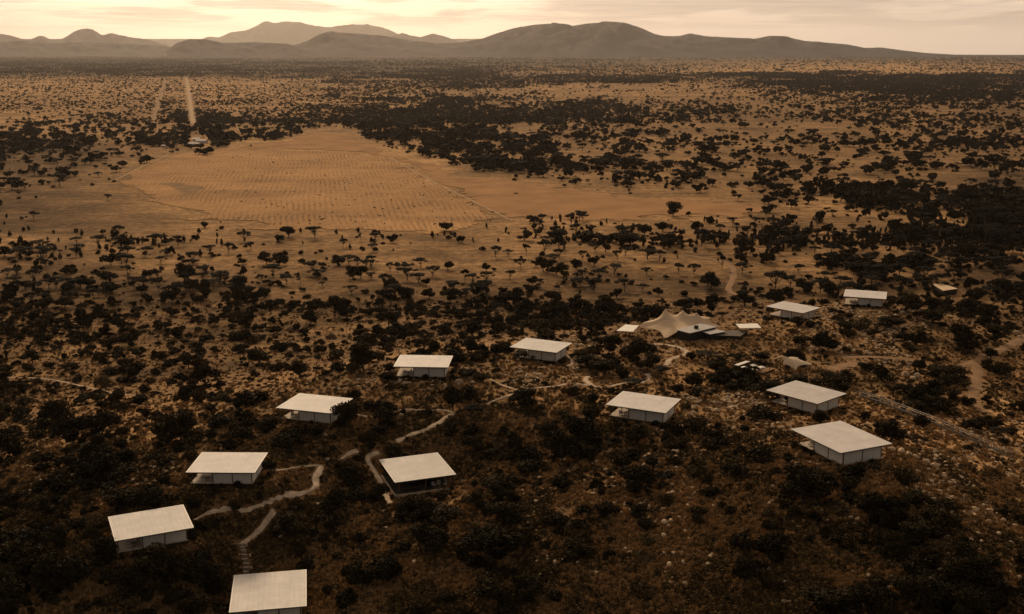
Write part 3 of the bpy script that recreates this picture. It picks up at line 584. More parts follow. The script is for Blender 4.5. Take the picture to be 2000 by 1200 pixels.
# ------------------------------------------------------------------ stretch tents
def stretch_tent(name, label, C0, anchors, peaks, mid_h, base, arc, parent_cat='tent', n_r=26, n_a=120, poles=True, fab=None):
    """anchors: (x, y, z) round the outline; peaks: (x, y, extra height, width)"""
    o = empty(name, (C0[0], C0[1], base)); tag(o, label, parent_cat)
    A = sorted(anchors, key=lambda p: math.atan2(p[1] - C0[1], p[0] - C0[0])); V = []
    ang = [math.atan2(p[1] - C0[1], p[0] - C0[0]) for p in A]; k = len(A)
    for j in range(n_a):
        th = -math.pi + 2 * math.pi * (j + .5) / n_a
        i = sum(1 for a_ in ang if a_ <= th) - 1
        i0 = i % k; i1 = (i + 1) % k; a0 = ang[i0]; a1 = ang[i1]
        sp_ = (a1 - a0) % (2 * math.pi); u = ((th - a0) % (2 * math.pi)) / sp_
        # straight edge between anchors, drawn inwards and upwards in an arc
        ux, uy = math.cos(th), math.sin(th); ax, ay = A[i0][0] - C0[0], A[i0][1] - C0[1]; bx, by = A[i1][0] - C0[0], A[i1][1] - C0[1]
        den = ux * (by - ay) - uy * (bx - ax); rr = (ax * (by - ay) - ay * (bx - ax)) / den
        bow = 4 * u * (1 - u); rr *= 1 - .22 * bow
        ze = A[i0][2] * (1 - u) + A[i1][2] * u + arc * bow ** .6
        for q in range(n_r + 1):
            s_ = q / n_r; x_, y_ = ux * rr * s_, uy * rr * s_
            z_ = mid_h + (ze - mid_h) * s_ ** 1.5
            for (px, py, ph, pw) in peaks:
                dd_ = math.hypot(x_ + C0[0] - px, y_ + C0[1] - py); z_ += ph * math.exp(-dd_ / pw) * (1 - s_ ** 4)
            V.append((x_, y_, z_ - base))
    V = np.array(V); id_ = np.arange(n_a * (n_r + 1)).reshape(n_a, n_r + 1); nx = np.roll(id_, -1, 0)
    F = np.stack([id_[:, :-1], id_[:, 1:], nx[:, 1:], nx[:, :-1]], -1).reshape(-1, 4)
    me = np_mesh('canopy', V, F, fab or M['tent'], True); c_ = bpy.data.objects.new('canopy', me); COL.objects.link(c_); c_.parent = o
    sm = c_.modifiers.new('s', 'SOLIDIFY'); sm.thickness = .05
    for (px, py, ph, pw) in peaks:
        i = int(np.argmin(np.hypot(V[:, 0] + C0[0] - px, V[:, 1] + C0[1] - py))); zt = V[i, 2]
        g = float(hgt(px, py)) - base
        MB().tube([(px - C0[0], py - C0[1], g - .2), (px - C0[0], py - C0[1], zt + .02)], [.09, .07], 7).build('pole', M['pole'], o)
    for p in A:
        g = float(hgt(p[0], p[1]))
        if p[2] - g > 1.0: MB().tube([(p[0] - C0[0], p[1] - C0[1], g - base - .2), (p[0] - C0[0], p[1] - C0[1], p[2] - base + .05)], [.07, .06], 7).build('pole', M['pole'], o)
    return o
def at(px, py, zz_): x_, y_ = bpz(px, py, zz_); return (x_, y_, zz_)
stretch_tent('stretch_tent', 'large tan stretch tent with three pointed peaks on the hill crest', (51.5, 338),
  [at(1298, 664, 31.3), at(1246, 641, 32.4), at(1254, 632, 33.8), (49, 352, 33.5), (58, 353, 33.5), at(1390, 622, 34.4), at(1410, 638, 31.9), at(1345, 648, 33.6)],
  [(*bpz(1299, 618, 36.0), 4.4, 2.0), (*bpz(1333, 618, 36.0), 3.3, 1.9), (*bpz(1362, 618, 36.0), 3.3, 1.8), (*bpz(1374, 629, 35.0), 1.0, 1.2)], 34.4, 31.0, .9)
def ground_tent(name, label, px_pts, zc, pk, mid):
    pts = [at(a, b_, c_) for a, b_, c_ in px_pts]; c0 = (sum(p[0] for p in pts) / len(pts), sum(p[1] for p in pts) / len(pts))
    return stretch_tent(name, label, c0, pts, pk, mid, zc, .5, n_r=16, n_a=72, fab=M['tent2'])
ground_tent('small_tent', 'small tan stretch tent half hidden behind dark trees', [(1504, 702, 35.0), (1524, 698, 35.8), (1558, 699, 35.6), (1593, 713, 34.0), (1555, 724, 33.0), (1528, 714, 33.8)], 31.5,
  [(*bpz(1525, 699, 35.8), 1.6, 1.2), (*bpz(1548, 703, 35.9), .9, 1.4)], 35.4)

# ------------------------------------------------------------------ flat-roofed service buildings beside the tent
def flat_building(name, label, cat, quad, zr, rm, wm, drop=4.0, inset=.5, extras=None, open_=False):
    pts = [bpz(a, b_, zr) for a, b_ in quad]; cx_ = sum(p[0] for p in pts) / 4; cy_ = sum(p[1] for p in pts) / 4
    g = float(hgt(cx_, cy_)); o = empty(name, (cx_, cy_, g)); tag(o, label, cat)
    ar = sum(pts[i][0] * pts[(i + 1) % 4][1] - pts[(i + 1) % 4][0] * pts[i][1] for i in range(4))
    if ar < 0: pts = pts[::-1]
    loc = [(p[0] - cx_, p[1] - cy_) for p in pts]
    MB().slab(loc, zr - g - .18, zr - g).build('roof', rm, o)
    ins = [(a * (1 - inset / max(math.hypot(a, b_), .1)), b_ * (1 - inset / max(math.hypot(a, b_), .1))) for a, b_ in loc]
    if not open_: MB().slab(ins, -1.6, zr - g - .185).build('wall', wm, o)
    else:
        for a, b_ in ins:
            MB().tube([(a, b_, -.6), (a, b_, zr - g - .185)], [.07, .07], 6).build('post', M['pole'], o)
    if extras: extras(o, zr - g)
    return o
def chimney(o, zt): MB().box(-.55, .65, -.9, .1, zt + .003, zt + .9).build('chimney', M['darkwall'], o)
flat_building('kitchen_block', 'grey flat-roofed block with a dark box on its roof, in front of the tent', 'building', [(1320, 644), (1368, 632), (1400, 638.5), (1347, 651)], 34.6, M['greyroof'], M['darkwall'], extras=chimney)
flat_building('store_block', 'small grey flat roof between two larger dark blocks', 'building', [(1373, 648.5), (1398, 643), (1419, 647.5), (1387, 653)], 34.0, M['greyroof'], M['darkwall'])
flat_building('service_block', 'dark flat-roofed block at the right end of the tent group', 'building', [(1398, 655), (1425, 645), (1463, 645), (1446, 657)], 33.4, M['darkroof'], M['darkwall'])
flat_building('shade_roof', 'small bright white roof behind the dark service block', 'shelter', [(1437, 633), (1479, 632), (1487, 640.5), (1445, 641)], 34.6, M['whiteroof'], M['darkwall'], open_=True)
flat_building('shade_canopy', 'cream shade canopy at the left end of the stretch tent', 'canopy', [(1204, 646), (1222, 634), (1248, 636), (1236, 648)], 33.2, M['whiteroof'], M['darkwall'], open_=True)
flat_building('shelter', 'low tan roof alone among bushes at the far right', 'shelter', [(1818, 553.5), (1850, 557), (1871, 564), (1842, 568)], float(bp(1845, 570)[2]) + 2.9, M['tent'], M['darkwall'])
flat_building('long_roof', 'long narrow white roof among trees above the dark hedge', 'shelter', [(1434, 712.5), (1457, 705), (1465, 706), (1442, 714)], 33.2, M['whiteroof'], M['darkwall'], open_=True)
flat_building('terrace', 'brown timber terrace beside the white parasols', 'terrace', [(1476, 725), (1503, 718), (1516, 719.5), (1489, 729)], 31.8, M['road'], M['plinth'])
for k, (a, b_, lb) in enumerate(((1455, 716, 'square white parasol nearest the long narrow roof'), (1472, 711.5, 'square white parasol farthest back of the four'), (1472, 720, 'square white parasol nearest the front of the four'), (1488, 715.5, 'square white parasol nearest the terrace and small tent'))):
    x_, y_ = bpz(a, b_, 33.3); g = float(hgt(x_, y_)); o = empty('parasol', (x_, y_, g), .3); tag(o, lb, 'parasol', 'white parasols by the terrace')
    zt = 33.3 - g; q = MB(); w_ = .85; n0 = 0
    q.v = [(-w_, -w_, zt - .25), (w_, -w_, zt - .25), (w_, w_, zt - .25), (-w_, w_, zt - .25), (0, 0, zt + .1), (-w_, -w_, zt - .4), (w_, -w_, zt - .4), (w_, w_, zt - .4), (-w_, w_, zt - .4)]
    q.f = [(0, 1, 4), (1, 2, 4), (2, 3, 4), (3, 0, 4), (0, 5, 6, 1), (1, 6, 7, 2), (2, 7, 8, 3), (3, 8, 5, 0)]; q.build('canopy', M['whiteroof'], o)
    MB().tube([(0, 0, -.1), (0, 0, zt + .05)], [.045, .045], 6).build('pole', M['pole'], o)
# distant farmhouse group
def barn(px, py, w_, d_, h_, rz, label):
    x, y, z_ = bp(px, py); o = empty('farm_building', (float(x), float(y), float(z_)), rz); tag(o, label, 'building', 'pale farm buildings beyond the field')
    MB().box(-w_ / 2, w_ / 2, -d_ / 2, d_ / 2, -.5, h_).build('wall', M['canvas'], o)
    q = MB(); e = .6; q.v = [(-w_ / 2 - e, -d_ / 2 - e, h_ + .02), (w_ / 2 + e, -d_ / 2 - e, h_ + .02), (w_ / 2 + e, d_ / 2 + e, h_ + .02), (-w_ / 2 - e, d_ / 2 + e, h_ + .02), (-w_ / 2 - e, 0, h_ + d_ * .22), (w_ / 2 + e, 0, h_ + d_ * .22)]
    q.f = [(0, 1, 5, 4), (2, 3, 4, 5), (3, 0, 4), (1, 2, 5), (3, 2, 1, 0)]; q.build('roof', M['greyroof'], o)
    q = MB()
    for k in (-1, 1): q.box(k * w_ * .25 - .6, k * w_ * .25 + .6, -d_ / 2 - .05, -d_ / 2 - .002, .9, 2.0)
    q.build('window', M['darkwall'], o)
barn(384, 276, 9, 6, 3, .1, 'small pale farm building at the back of the far tree clump')
barn(394, 280, 13, 7, 3.2, -.15, 'longest pale farm building in front of the far tree clump')
barn(379, 285, 12, 6, 2.8, .05, 'pale farm building nearest the mown field')
barn(320, 288, 4, 3, 2.4, 0, 'tiny white hut alone left of the farm buildings')
# boardwalk
def boardwalk():
    pts = densify([(1672, 772), (1720, 788), (1780, 811), (1842, 836), (1890, 858), (1930, 876), (1985, 900)], 8)
    x, y, z_ = bp([p[0] for p in pts], [p[1] for p in pts]); x, y, z_ = map(np.asarray, (x, y, z_)); k = np.ones(7) / 7
    sm_ = lambda a: np.convolve(np.pad(a, 3, 'edge'), k, 'valid'); x, y, z_ = sm_(x), sm_(y), np.maximum(sm_(z_), z_ - .2) + .45
    o = empty('boardwalk', (x[0], y[0], z_[0])); tag(o, 'long raised boardwalk with two pale handrails descending to the right', 'boardwalk')
    X0 = np.array([x[0], y[0], z_[0]]); P3 = np.stack([x, y, z_], -1) - X0; T = np.gradient(P3[:, :2], axis=0); T /= np.linalg.norm(T, axis=1)[:, None]; Nn = np.stack([-T[:, 1], T[:, 0]], -1)
    q = MB(); n = len(P3)
    for i in range(n):
        for s_ in (-.5, .5):
            for dz_ in (-.12, 0): q.v.append((P3[i, 0] + Nn[i, 0] * s_, P3[i, 1] + Nn[i, 1] * s_, P3[i, 2] + dz_))
    for i in range(n - 1):
        a = i * 4; b_ = a + 4; q.f += [(a + 1, a + 3, b_ + 3, b_ + 1), (a, b_, b_ + 2, a + 2), (a, a + 1, b_ + 1, b_), (a + 2, b_ + 2, b_ + 3, a + 3)]
    q.build('walkway', M['soffit'], o)
    for s_ in (-.52, .52):
        MB().tube([(p[0] + m_[0] * s_, p[1] + m_[1] * s_, p[2] + 1.0) for p, m_ in zip(P3, Nn)], [.045] * n, 5).build('handrail', M['canvas'], o)
        for i in range(0, n, 2):
            p, m_ = P3[i], Nn[i]; MB().box(-.05, .05, -.05, .05, p[2] - 1.6, p[2] + .96, 0, (p[0] + m_[0] * s_, p[1] + m_[1] * s_)).build('post', M['pole'], o)
    for a, b_ in zip(x, y): PATHPTS.append((a, b_, .9))
boardwalk()

# ------------------------------------------------------------------ plants: prototypes
def leaf_cloud(clumps, n, size, flat=.5, r_=None, core=.45):
    """many small leaf-cluster faces scattered through a set of ellipsoid clumps"""
    g = r_ or rng; vol = np.array([c[3] * c[4] * c[5] for c in clumps]) ** .66; pick = g.choice(len(clumps), n, p=vol / vol.sum())
    c = np.array([k[:3] for k in clumps])[pick]; rad = np.array([k[3:6] for k in clumps])[pick]
    d = g.normal(size=(n, 3)); d /= np.linalg.norm(d, axis=1)[:, None]; rr = core + (1 - core) * g.random(n) ** .6
    p = c + d * rad * rr[:, None]
    nrm = g.normal(size=(n, 3)) * (1 - flat) + np.array([0, 0, 1.]) * flat + d * .5; nrm /= np.linalg.norm(nrm, axis=1)[:, None]
    t = np.cross(nrm, g.normal(size=(n, 3))); t /= np.linalg.norm(t, axis=1)[:, None]; b_ = np.cross(nrm, t)
    s = size * (.55 + .9 * g.random(n))[:, None]; a = .55 + .5 * g.random((n, 1))
    V = np.stack([p - t * s - b_ * s * a * .6, p + t * s * .7 - b_ * s * a, p + t * s + b_ * s * a * .7, p - t * s * .6 + b_ * s * a], 1).reshape(-1, 3)
    return V, np.arange(n * 4).reshape(n, 4)
def acacia(seed, n=2600, size=.17, lean=0, thin=1.):
    """flat-topped tree, about 1 high and 1.5 wide before scaling; built at 6 m high"""
    g = np.random.default_rng(seed); H = 6.0; Rr = 4.6; k = int(g.integers(8, 14)); cl = []; tr = MB()
    fork = Vector((g.normal() * .15 + lean * .4, g.normal() * .15, H * g.uniform(.22, .36)))
    tr.tube([(0, 0, -.5), (fork.x * .3, fork.y * .3, fork.z * .5), fork], [.24, .19, .16], 7)
    for i in range(k):
        a = 2 * math.pi * (i + g.uniform(-.35, .35)) / k * 1.0; rr = Rr * (g.uniform(.25, .86) if i % 3 else g.uniform(.0, .35))
        zt = H * (.93 - .22 * (rr / Rr) ** 2 + g.uniform(-.07, .05)); c = (math.cos(a) * rr + lean, math.sin(a) * rr, zt)
        cr = Rr * g.uniform(.22, .38); cl.append((*c, cr, cr * g.uniform(.8, 1.1), H * g.uniform(.08, .15)))
        mid = fork.lerp(Vector(c), .55) + Vector((g.normal() * .2, g.normal() * .2, -.25))
        tr.tube([fork, mid, (c[0], c[1], c[2] - .1)], [.11, .075, .03], 5)
    V, F = leaf_cloud(cl, int(n * thin), size, .72, g, .2)
    return tr, V, F
def roundtree(seed, n=2800, size=.17, dense=1.):
    g = np.random.default_rng(seed); H = 6.0; k = int(g.integers(7, 12)); cl = []; tr = MB()
    fork = Vector((g.normal() * .2, g.normal() * .2, H * g.uniform(.14, .24))); tr.tube([(0, 0, -.5), fork * .5, fork], [.26, .2, .17], 7)
    for i in range(k):
        a = g.uniform(0, 2 * math.pi); rr = 3.3 * g.uniform(.15, .9); zt = H * g.uniform(.36, .84) * (1 - .22 * (rr / 3.3) ** 2)
        c = (math.cos(a) * rr, math.sin(a) * rr, zt); cr = g.uniform(1.1, 1.9); cl.append((*c, cr, cr * g.uniform(.8, 1.1), cr * g.uniform(.55, .8)))
        tr.tube([fork, fork.lerp(Vector(c), .6) + Vector((0, 0, -.2)), c], [.11, .07, .03], 5)
    V, F = leaf_cloud(cl, int(n * dense), size, .35, g, .25); return tr, V, F
def bushmesh(seed, n=1500, size=.105, flat=.3):
    """dome-shaped bush, about 4 wide and 2 high"""
    g = np.random.default_rng(seed); k = int(g.integers(5, 10)); cl = []; tr = MB()
    for i in range(k):
        a = g.uniform(0, 2 * math.pi); rr = g.uniform(0, 1.35); cr = g.uniform(.55, 1.0); zc = g.uniform(.55, 1.35) * (1 - .25 * (rr / 1.35) ** 2)
        c = (math.cos(a) * rr, math.sin(a) * rr, zc); cl.append((*c, cr, cr * g.uniform(.8, 1.15), cr * g.uniform(.5, .8)))
        tr.tube([(c[0] * .12, c[1] * .12, -.3), (c[0] * .5, c[1] * .5, zc * .45), c], [.06, .045, .015], 5)
    V, F = leaf_cloud(cl, n, size, flat, g, .3); V[:, 2] = np.maximum(V[:, 2], .03); return tr, V, F
def sapling(seed):
    g = np.random.default_rng(seed); tr = MB(); H = 4.0; cl = []
    tr.tube([(0, 0, -.4), (g.normal() * .1, g.normal() * .1, H * .5), (g.normal() * .25, g.normal() * .2, H * .9)], [.09, .06, .02], 5)
    for i in range(int(g.integers(4, 7))):
        z0 = H * g.uniform(.3, .7); a = g.uniform(0, 6.28); r1 = g.uniform(.4, 1.0); c = (math.cos(a) * r1, math.sin(a) * r1, z0 + g.uniform(.4, 1.1))
        tr.tube([(0, 0, z0), c], [.035, .012], 4); cl.append((*c, g.uniform(.3, .6), g.uniform(.3, .6), g.uniform(.3, .55)))
    V, F = leaf_cloud(cl, 190, .15, .3, g, .1); return tr, V, F
def tuftmesh(seed, n=60, size=.13):
    g = np.random.default_rng(seed); cl = [(g.normal() * .25, g.normal() * .25, .16, .42, .42, .2) for _ in range(3)]
    V, F = leaf_cloud(cl, n, size, .2, g, .1); V[:, 2] = np.maximum(V[:, 2], .02); return V, F
def grassmesh(seed, n=34):
    g = np.random.default_rng(seed); a = g.uniform(0, 6.28, n); r_ = g.uniform(0, .4, n); b0 = np.stack([np.cos(a) * r_, np.sin(a) * r_, np.zeros(n)], -1)
    a2 = g.uniform(0, 6.28, n); tip = b0 + np.stack([np.cos(a2) * .22, np.sin(a2) * .22, g.uniform(.3, .65, n)], -1); s = np.stack([np.sin(a2), -np.cos(a2), np.zeros(n)], -1) * .07
    V = np.stack([b0 - s, b0 + s, tip + s * .5, tip - s * .5], 1).reshape(-1, 3); return V, np.arange(4 * n).reshape(n, 4)
def rockmesh(seed):
    g = np.random.default_rng(seed); V = []; F = []; nu, nv = 9, 6
    ph = g.uniform(0, 6, 6)
    for j in range(nv + 1):
        t_ = math.pi * j / nv
        for i in range(nu):
            a = 2 * math.pi * i / nu; d = Vector((math.sin(t_) * math.cos(a), math.sin(t_) * math.sin(a), math.cos(t_)))
            r_ = 1 + .18 * math.sin(3 * d.x + ph[0]) + .15 * math.sin(4 * d.y + ph[1]) + .12 * math.sin(5 * d.z + ph[2]) + (g.uniform(-.07, .07) if 0 < j < nv else 0)
            V.append((d.x * r_, d.y * r_ * .85, d.z * r_ * .62))
    for j in range(nv):
        for i in range(nu):
            F.append((j * nu + i, j * nu + (i + 1) % nu, (j + 1) * nu + (i + 1) % nu, (j + 1) * nu + i))
    return V, F
def pmesh(name, V, F, m_): return np_mesh(name, V, F, m_)
AC = [acacia(100 + i, lean=[0, .5, -.5, .2, 0, -.3, 0][i], thin=[1, 1, .8, 1, .6, 1, .9][i]) for i in range(7)]
AC = [(t_.mesh('acacia_trunk', M['bark'], True), pmesh('acacia_crown', V, F, M['acacia'])) for t_, V, F in AC]
RT = [roundtree(200 + i, dense=[1, 1.2, .8, 1.1, 1][i]) for i in range(5)]
RT = [(t_.mesh('tree_trunk', M['bark'], True), pmesh('tree_crown', V, F, M['bush'])) for t_, V, F in RT]
BU = [bushmesh(300 + i) for i in range(7)]
BU = [(t_.mesh('bush_stems', M['bark'], True), pmesh('bush_foliage', V, F, M['dry'] if i == 4 else M['scrub'] if i % 3 == 1 else M['bush'])) for i, (t_, V, F) in enumerate(BU)]
SA = [sapling(400 + i) for i in range(4)]
SA = [(t_.mesh('sapling_stem', M['bark'], True), pmesh('sapling_leaves', V, F, M['scrub'])) for t_, V, F in SA]
RK = []
for i in range(5):
    V, F = rockmesh(500 + i); RK.append(np_mesh('boulder', V, F, M['rock'], False))
# whole-plant meshes for the masses too far off or too many to count
def joined(name, tr, V, F, m_):
    tv = np.array(tr.v); tf = [f for f in tr.f if len(f) == 4]; F2 = np.array(tf, int)
    me = np_mesh(name, np.vstack([tv, V]), np.vstack([F2, F + len(tv)]), M['bark']); me.materials.append(m_)
    ix = np.zeros(len(me.polygons), np.int32); ix[len(F2):] = 1; me.polygons.foreach_set('material_index', ix); return me
def hidden_collection(name, meshes):
    c = bpy.data.collections.new(name)
    for i, me in enumerate(meshes):
        o = bpy.data.objects.new('%s_%02d' % (name, i), me); c.objects.link(o)
    return c
FAR = hidden_collection('far_plant', [joined('fp', *acacia(600 + i, 420, .46), M['acacia']) for i in range(3)] + [joined('fp', *roundtree(620 + i, 380, .52), M['bush']) for i in range(4)] + [joined('fp', *bushmesh(640 + i, 160, .34), M['scrub']) for i in range(3)])
NEARC = hidden_collection('near_plant', [joined('np', *acacia(650 + i, 1300, .24), M['acacia']) for i in range(3)] + [joined('np', *roundtree(660 + i, 1400, .24), M['bush']) for i in range(3)] + [joined('np', *bushmesh(670 + i, 900, .135), (M['bush'], M['scrub'], M['bush'], M['dry'], M['scrub'], M['bush'])[i]) for i in range(6)])
TUFT = hidden_collection('tuft', [np_mesh('tf', *tuftmesh(700 + i), M['tuft']) for i in range(4)] + [np_mesh('tg', *grassmesh(720 + i), M['straw']) for i in range(3)])
RUB = hidden_collection('stone', RK)
def scatter(name, coll, P_, S, rot, idx, label, cat, kind='stuff'):
    me = bpy.data.meshes.new(name); me.vertices.add(len(P_)); me.vertices.foreach_set('co', np.asarray(P_, np.float32).ravel())
    a = me.attributes.new('scl', 'FLOAT_VECTOR', 'POINT'); a.data.foreach_set('vector', np.asarray(S, np.float32).ravel())
    a = me.attributes.new('rot', 'FLOAT', 'POINT'); a.data.foreach_set('value', np.asarray(rot, np.float32))
    a = me.attributes.new('idx', 'INT', 'POINT'); a.data.foreach_set('value', np.asarray(idx, np.int32))
    o = bpy.data.objects.new(name, me); COL.objects.link(o); tag(o, label, cat, kind=kind)
    ng = bpy.data.node_groups.new(name, 'GeometryNodeTree'); ng.interface.new_socket('Geometry', in_out='INPUT', socket_type='NodeSocketGeometry'); ng.interface.new_socket('Geometry', in_out='OUTPUT', socket_type='NodeSocketGeometry')
    A = ng.nodes.new; K = ng.links.new
    gi, go_, ip, ci = A('NodeGroupInput'), A('NodeGroupOutput'), A('GeometryNodeInstanceOnPoints'), A('GeometryNodeCollectionInfo')
    ci.inputs['Collection'].default_value = coll; ci.inputs['Separate Children'].default_value = True; ci.inputs['Reset Children'].default_value = True
    def att(nm, ty):
        n = A('GeometryNodeInputNamedAttribute'); n.data_type = ty; n.inputs['Name'].default_value = nm; return n.outputs[0]
    cx_ = A('ShaderNodeCombineXYZ'); K(att('rot', 'FLOAT'), cx_.inputs[2])
    K(gi.outputs[0], ip.inputs['Points']); K(ci.outputs[0], ip.inputs['Instance']); ip.inputs['Pick Instance'].default_value = True
    K(att('idx', 'INT'), ip.inputs['Instance Index']); K(cx_.outputs[0], ip.inputs['Rotation']); K(att('scl', 'FLOAT_VECTOR'), ip.inputs['Scale'])
    K(ip.outputs[0], go_.inputs[0]); md = o.modifiers.new('scatter', 'NODES'); md.node_group = ng; return o

# ------------------------------------------------------------------ where plants may stand
PP = np.array(PATHPTS)
_cell = {}
for i, (a, b_, w_) in enumerate(PATHPTS): _cell.setdefault((int(a // 8), int(b_ // 8)), []).append(i)
def near_path(x, y, r_):
    out = np.zeros(len(x), bool)
    for k in range(len(x)):
        if r_[k] > 8: rr = 8
        else: rr = r_[k]
        cx_, cy_ = int(x[k] // 8), int(y[k] // 8)
        for i in (-1, 0, 1):
            for j in (-1, 0, 1):
                for q in _cell.get((cx_ + i, cy_ + j), ()):
                    if (PP[q, 0] - x[k]) ** 2 + (PP[q, 1] - y[k]) ** 2 < (rr + PP[q, 2]) ** 2: out[k] = True; break
    return out
def on_house(x, y, pad, hh):
    """inside a building's footprint, or in front of it and tall enough to hide it"""
    bad = np.zeros(len(x), bool)
    for hx, hy, hz, a, w_, d_ in HOUSES:
        ca, sa = math.cos(R(a)), math.sin(R(a)); lx = (x - hx) * ca + (y - hy) * sa; ly = -(x - hx) * sa + (y - hy) * ca
        bad |= (np.abs(lx) < w_ / 2 - .6 + pad) & (np.abs(ly) < d_ / 2 - .6 + pad)
        # towards the camera
        d = math.hypot(hx, hy); fx, fy = -hx / d, -hy / d; al = (x - hx) * fx + (y - hy) * fy; ac = np.abs((x - hx) * fy - (y - hy) * fx)
        top = hgt(x, y) + hh; lim = hz - 2.2 - np.maximum(al - 6, 0) * .38 * -1
        sa_ = (x - hx) * math.sin(SUN_AZ) + (y - hy) * math.cos(SUN_AZ); sc_ = np.abs((x - hx) * math.cos(SUN_AZ) - (y - hy) * math.sin(SUN_AZ))
        bad |= (hh > 1.2) & (sa_ > 0) & (sa_ < 24) & (sc_ < w_ / 2 + 1 + pad) & (top > hz - .1 + np.maximum(sa_ - 7, 0) * .55)
        bad |= (al > 0) & (al < 26) & (ac < w_ / 2 + pad * .6) & (top > hz - 1.75 + 0 * lim + (al - 7) * .36)
    for cx_, cy_, rx_, ry_, zt in ((52, 338, 16, 12, 34), (63, 332, 12, 9, 33), (76, 335, 10, 9, 33), (36.5, 337, 6, 6, 32), (74, 344, 6, 6, 33), (*bpz(1845, 562, float(bp(1845, 570)[2]) + 2.5), 5, 4, float(bp(1845, 570)[2]) + 2.5), (*bpz(1548, 711, 33.5), 6, 4, 34)):
        bad |= ((x - cx_) / (rx_ + pad)) ** 2 + ((y - cy_) / (ry_ + pad)) ** 2 < 1
        bad |= (np.abs(x - cx_) < rx_) & (y < cy_) & (y > cy_ - 28) & (hgt(x, y) + hh > zt - 1.5 - (cy_ - ry_ - y) * .25)
    return bad
def poly_in(px, py, poly):
    ins = np.zeros(px.shape, bool)
    for i in range(len(poly)):
        x0, y0 = poly[i - 1]; x1, y1 = poly[i]
        if y0 == y1: continue
        ins ^= ((y0 > py) != (y1 > py)) & (px < (x1 - x0) * (py - y0) / (y1 - y0) + x0)
    return ins

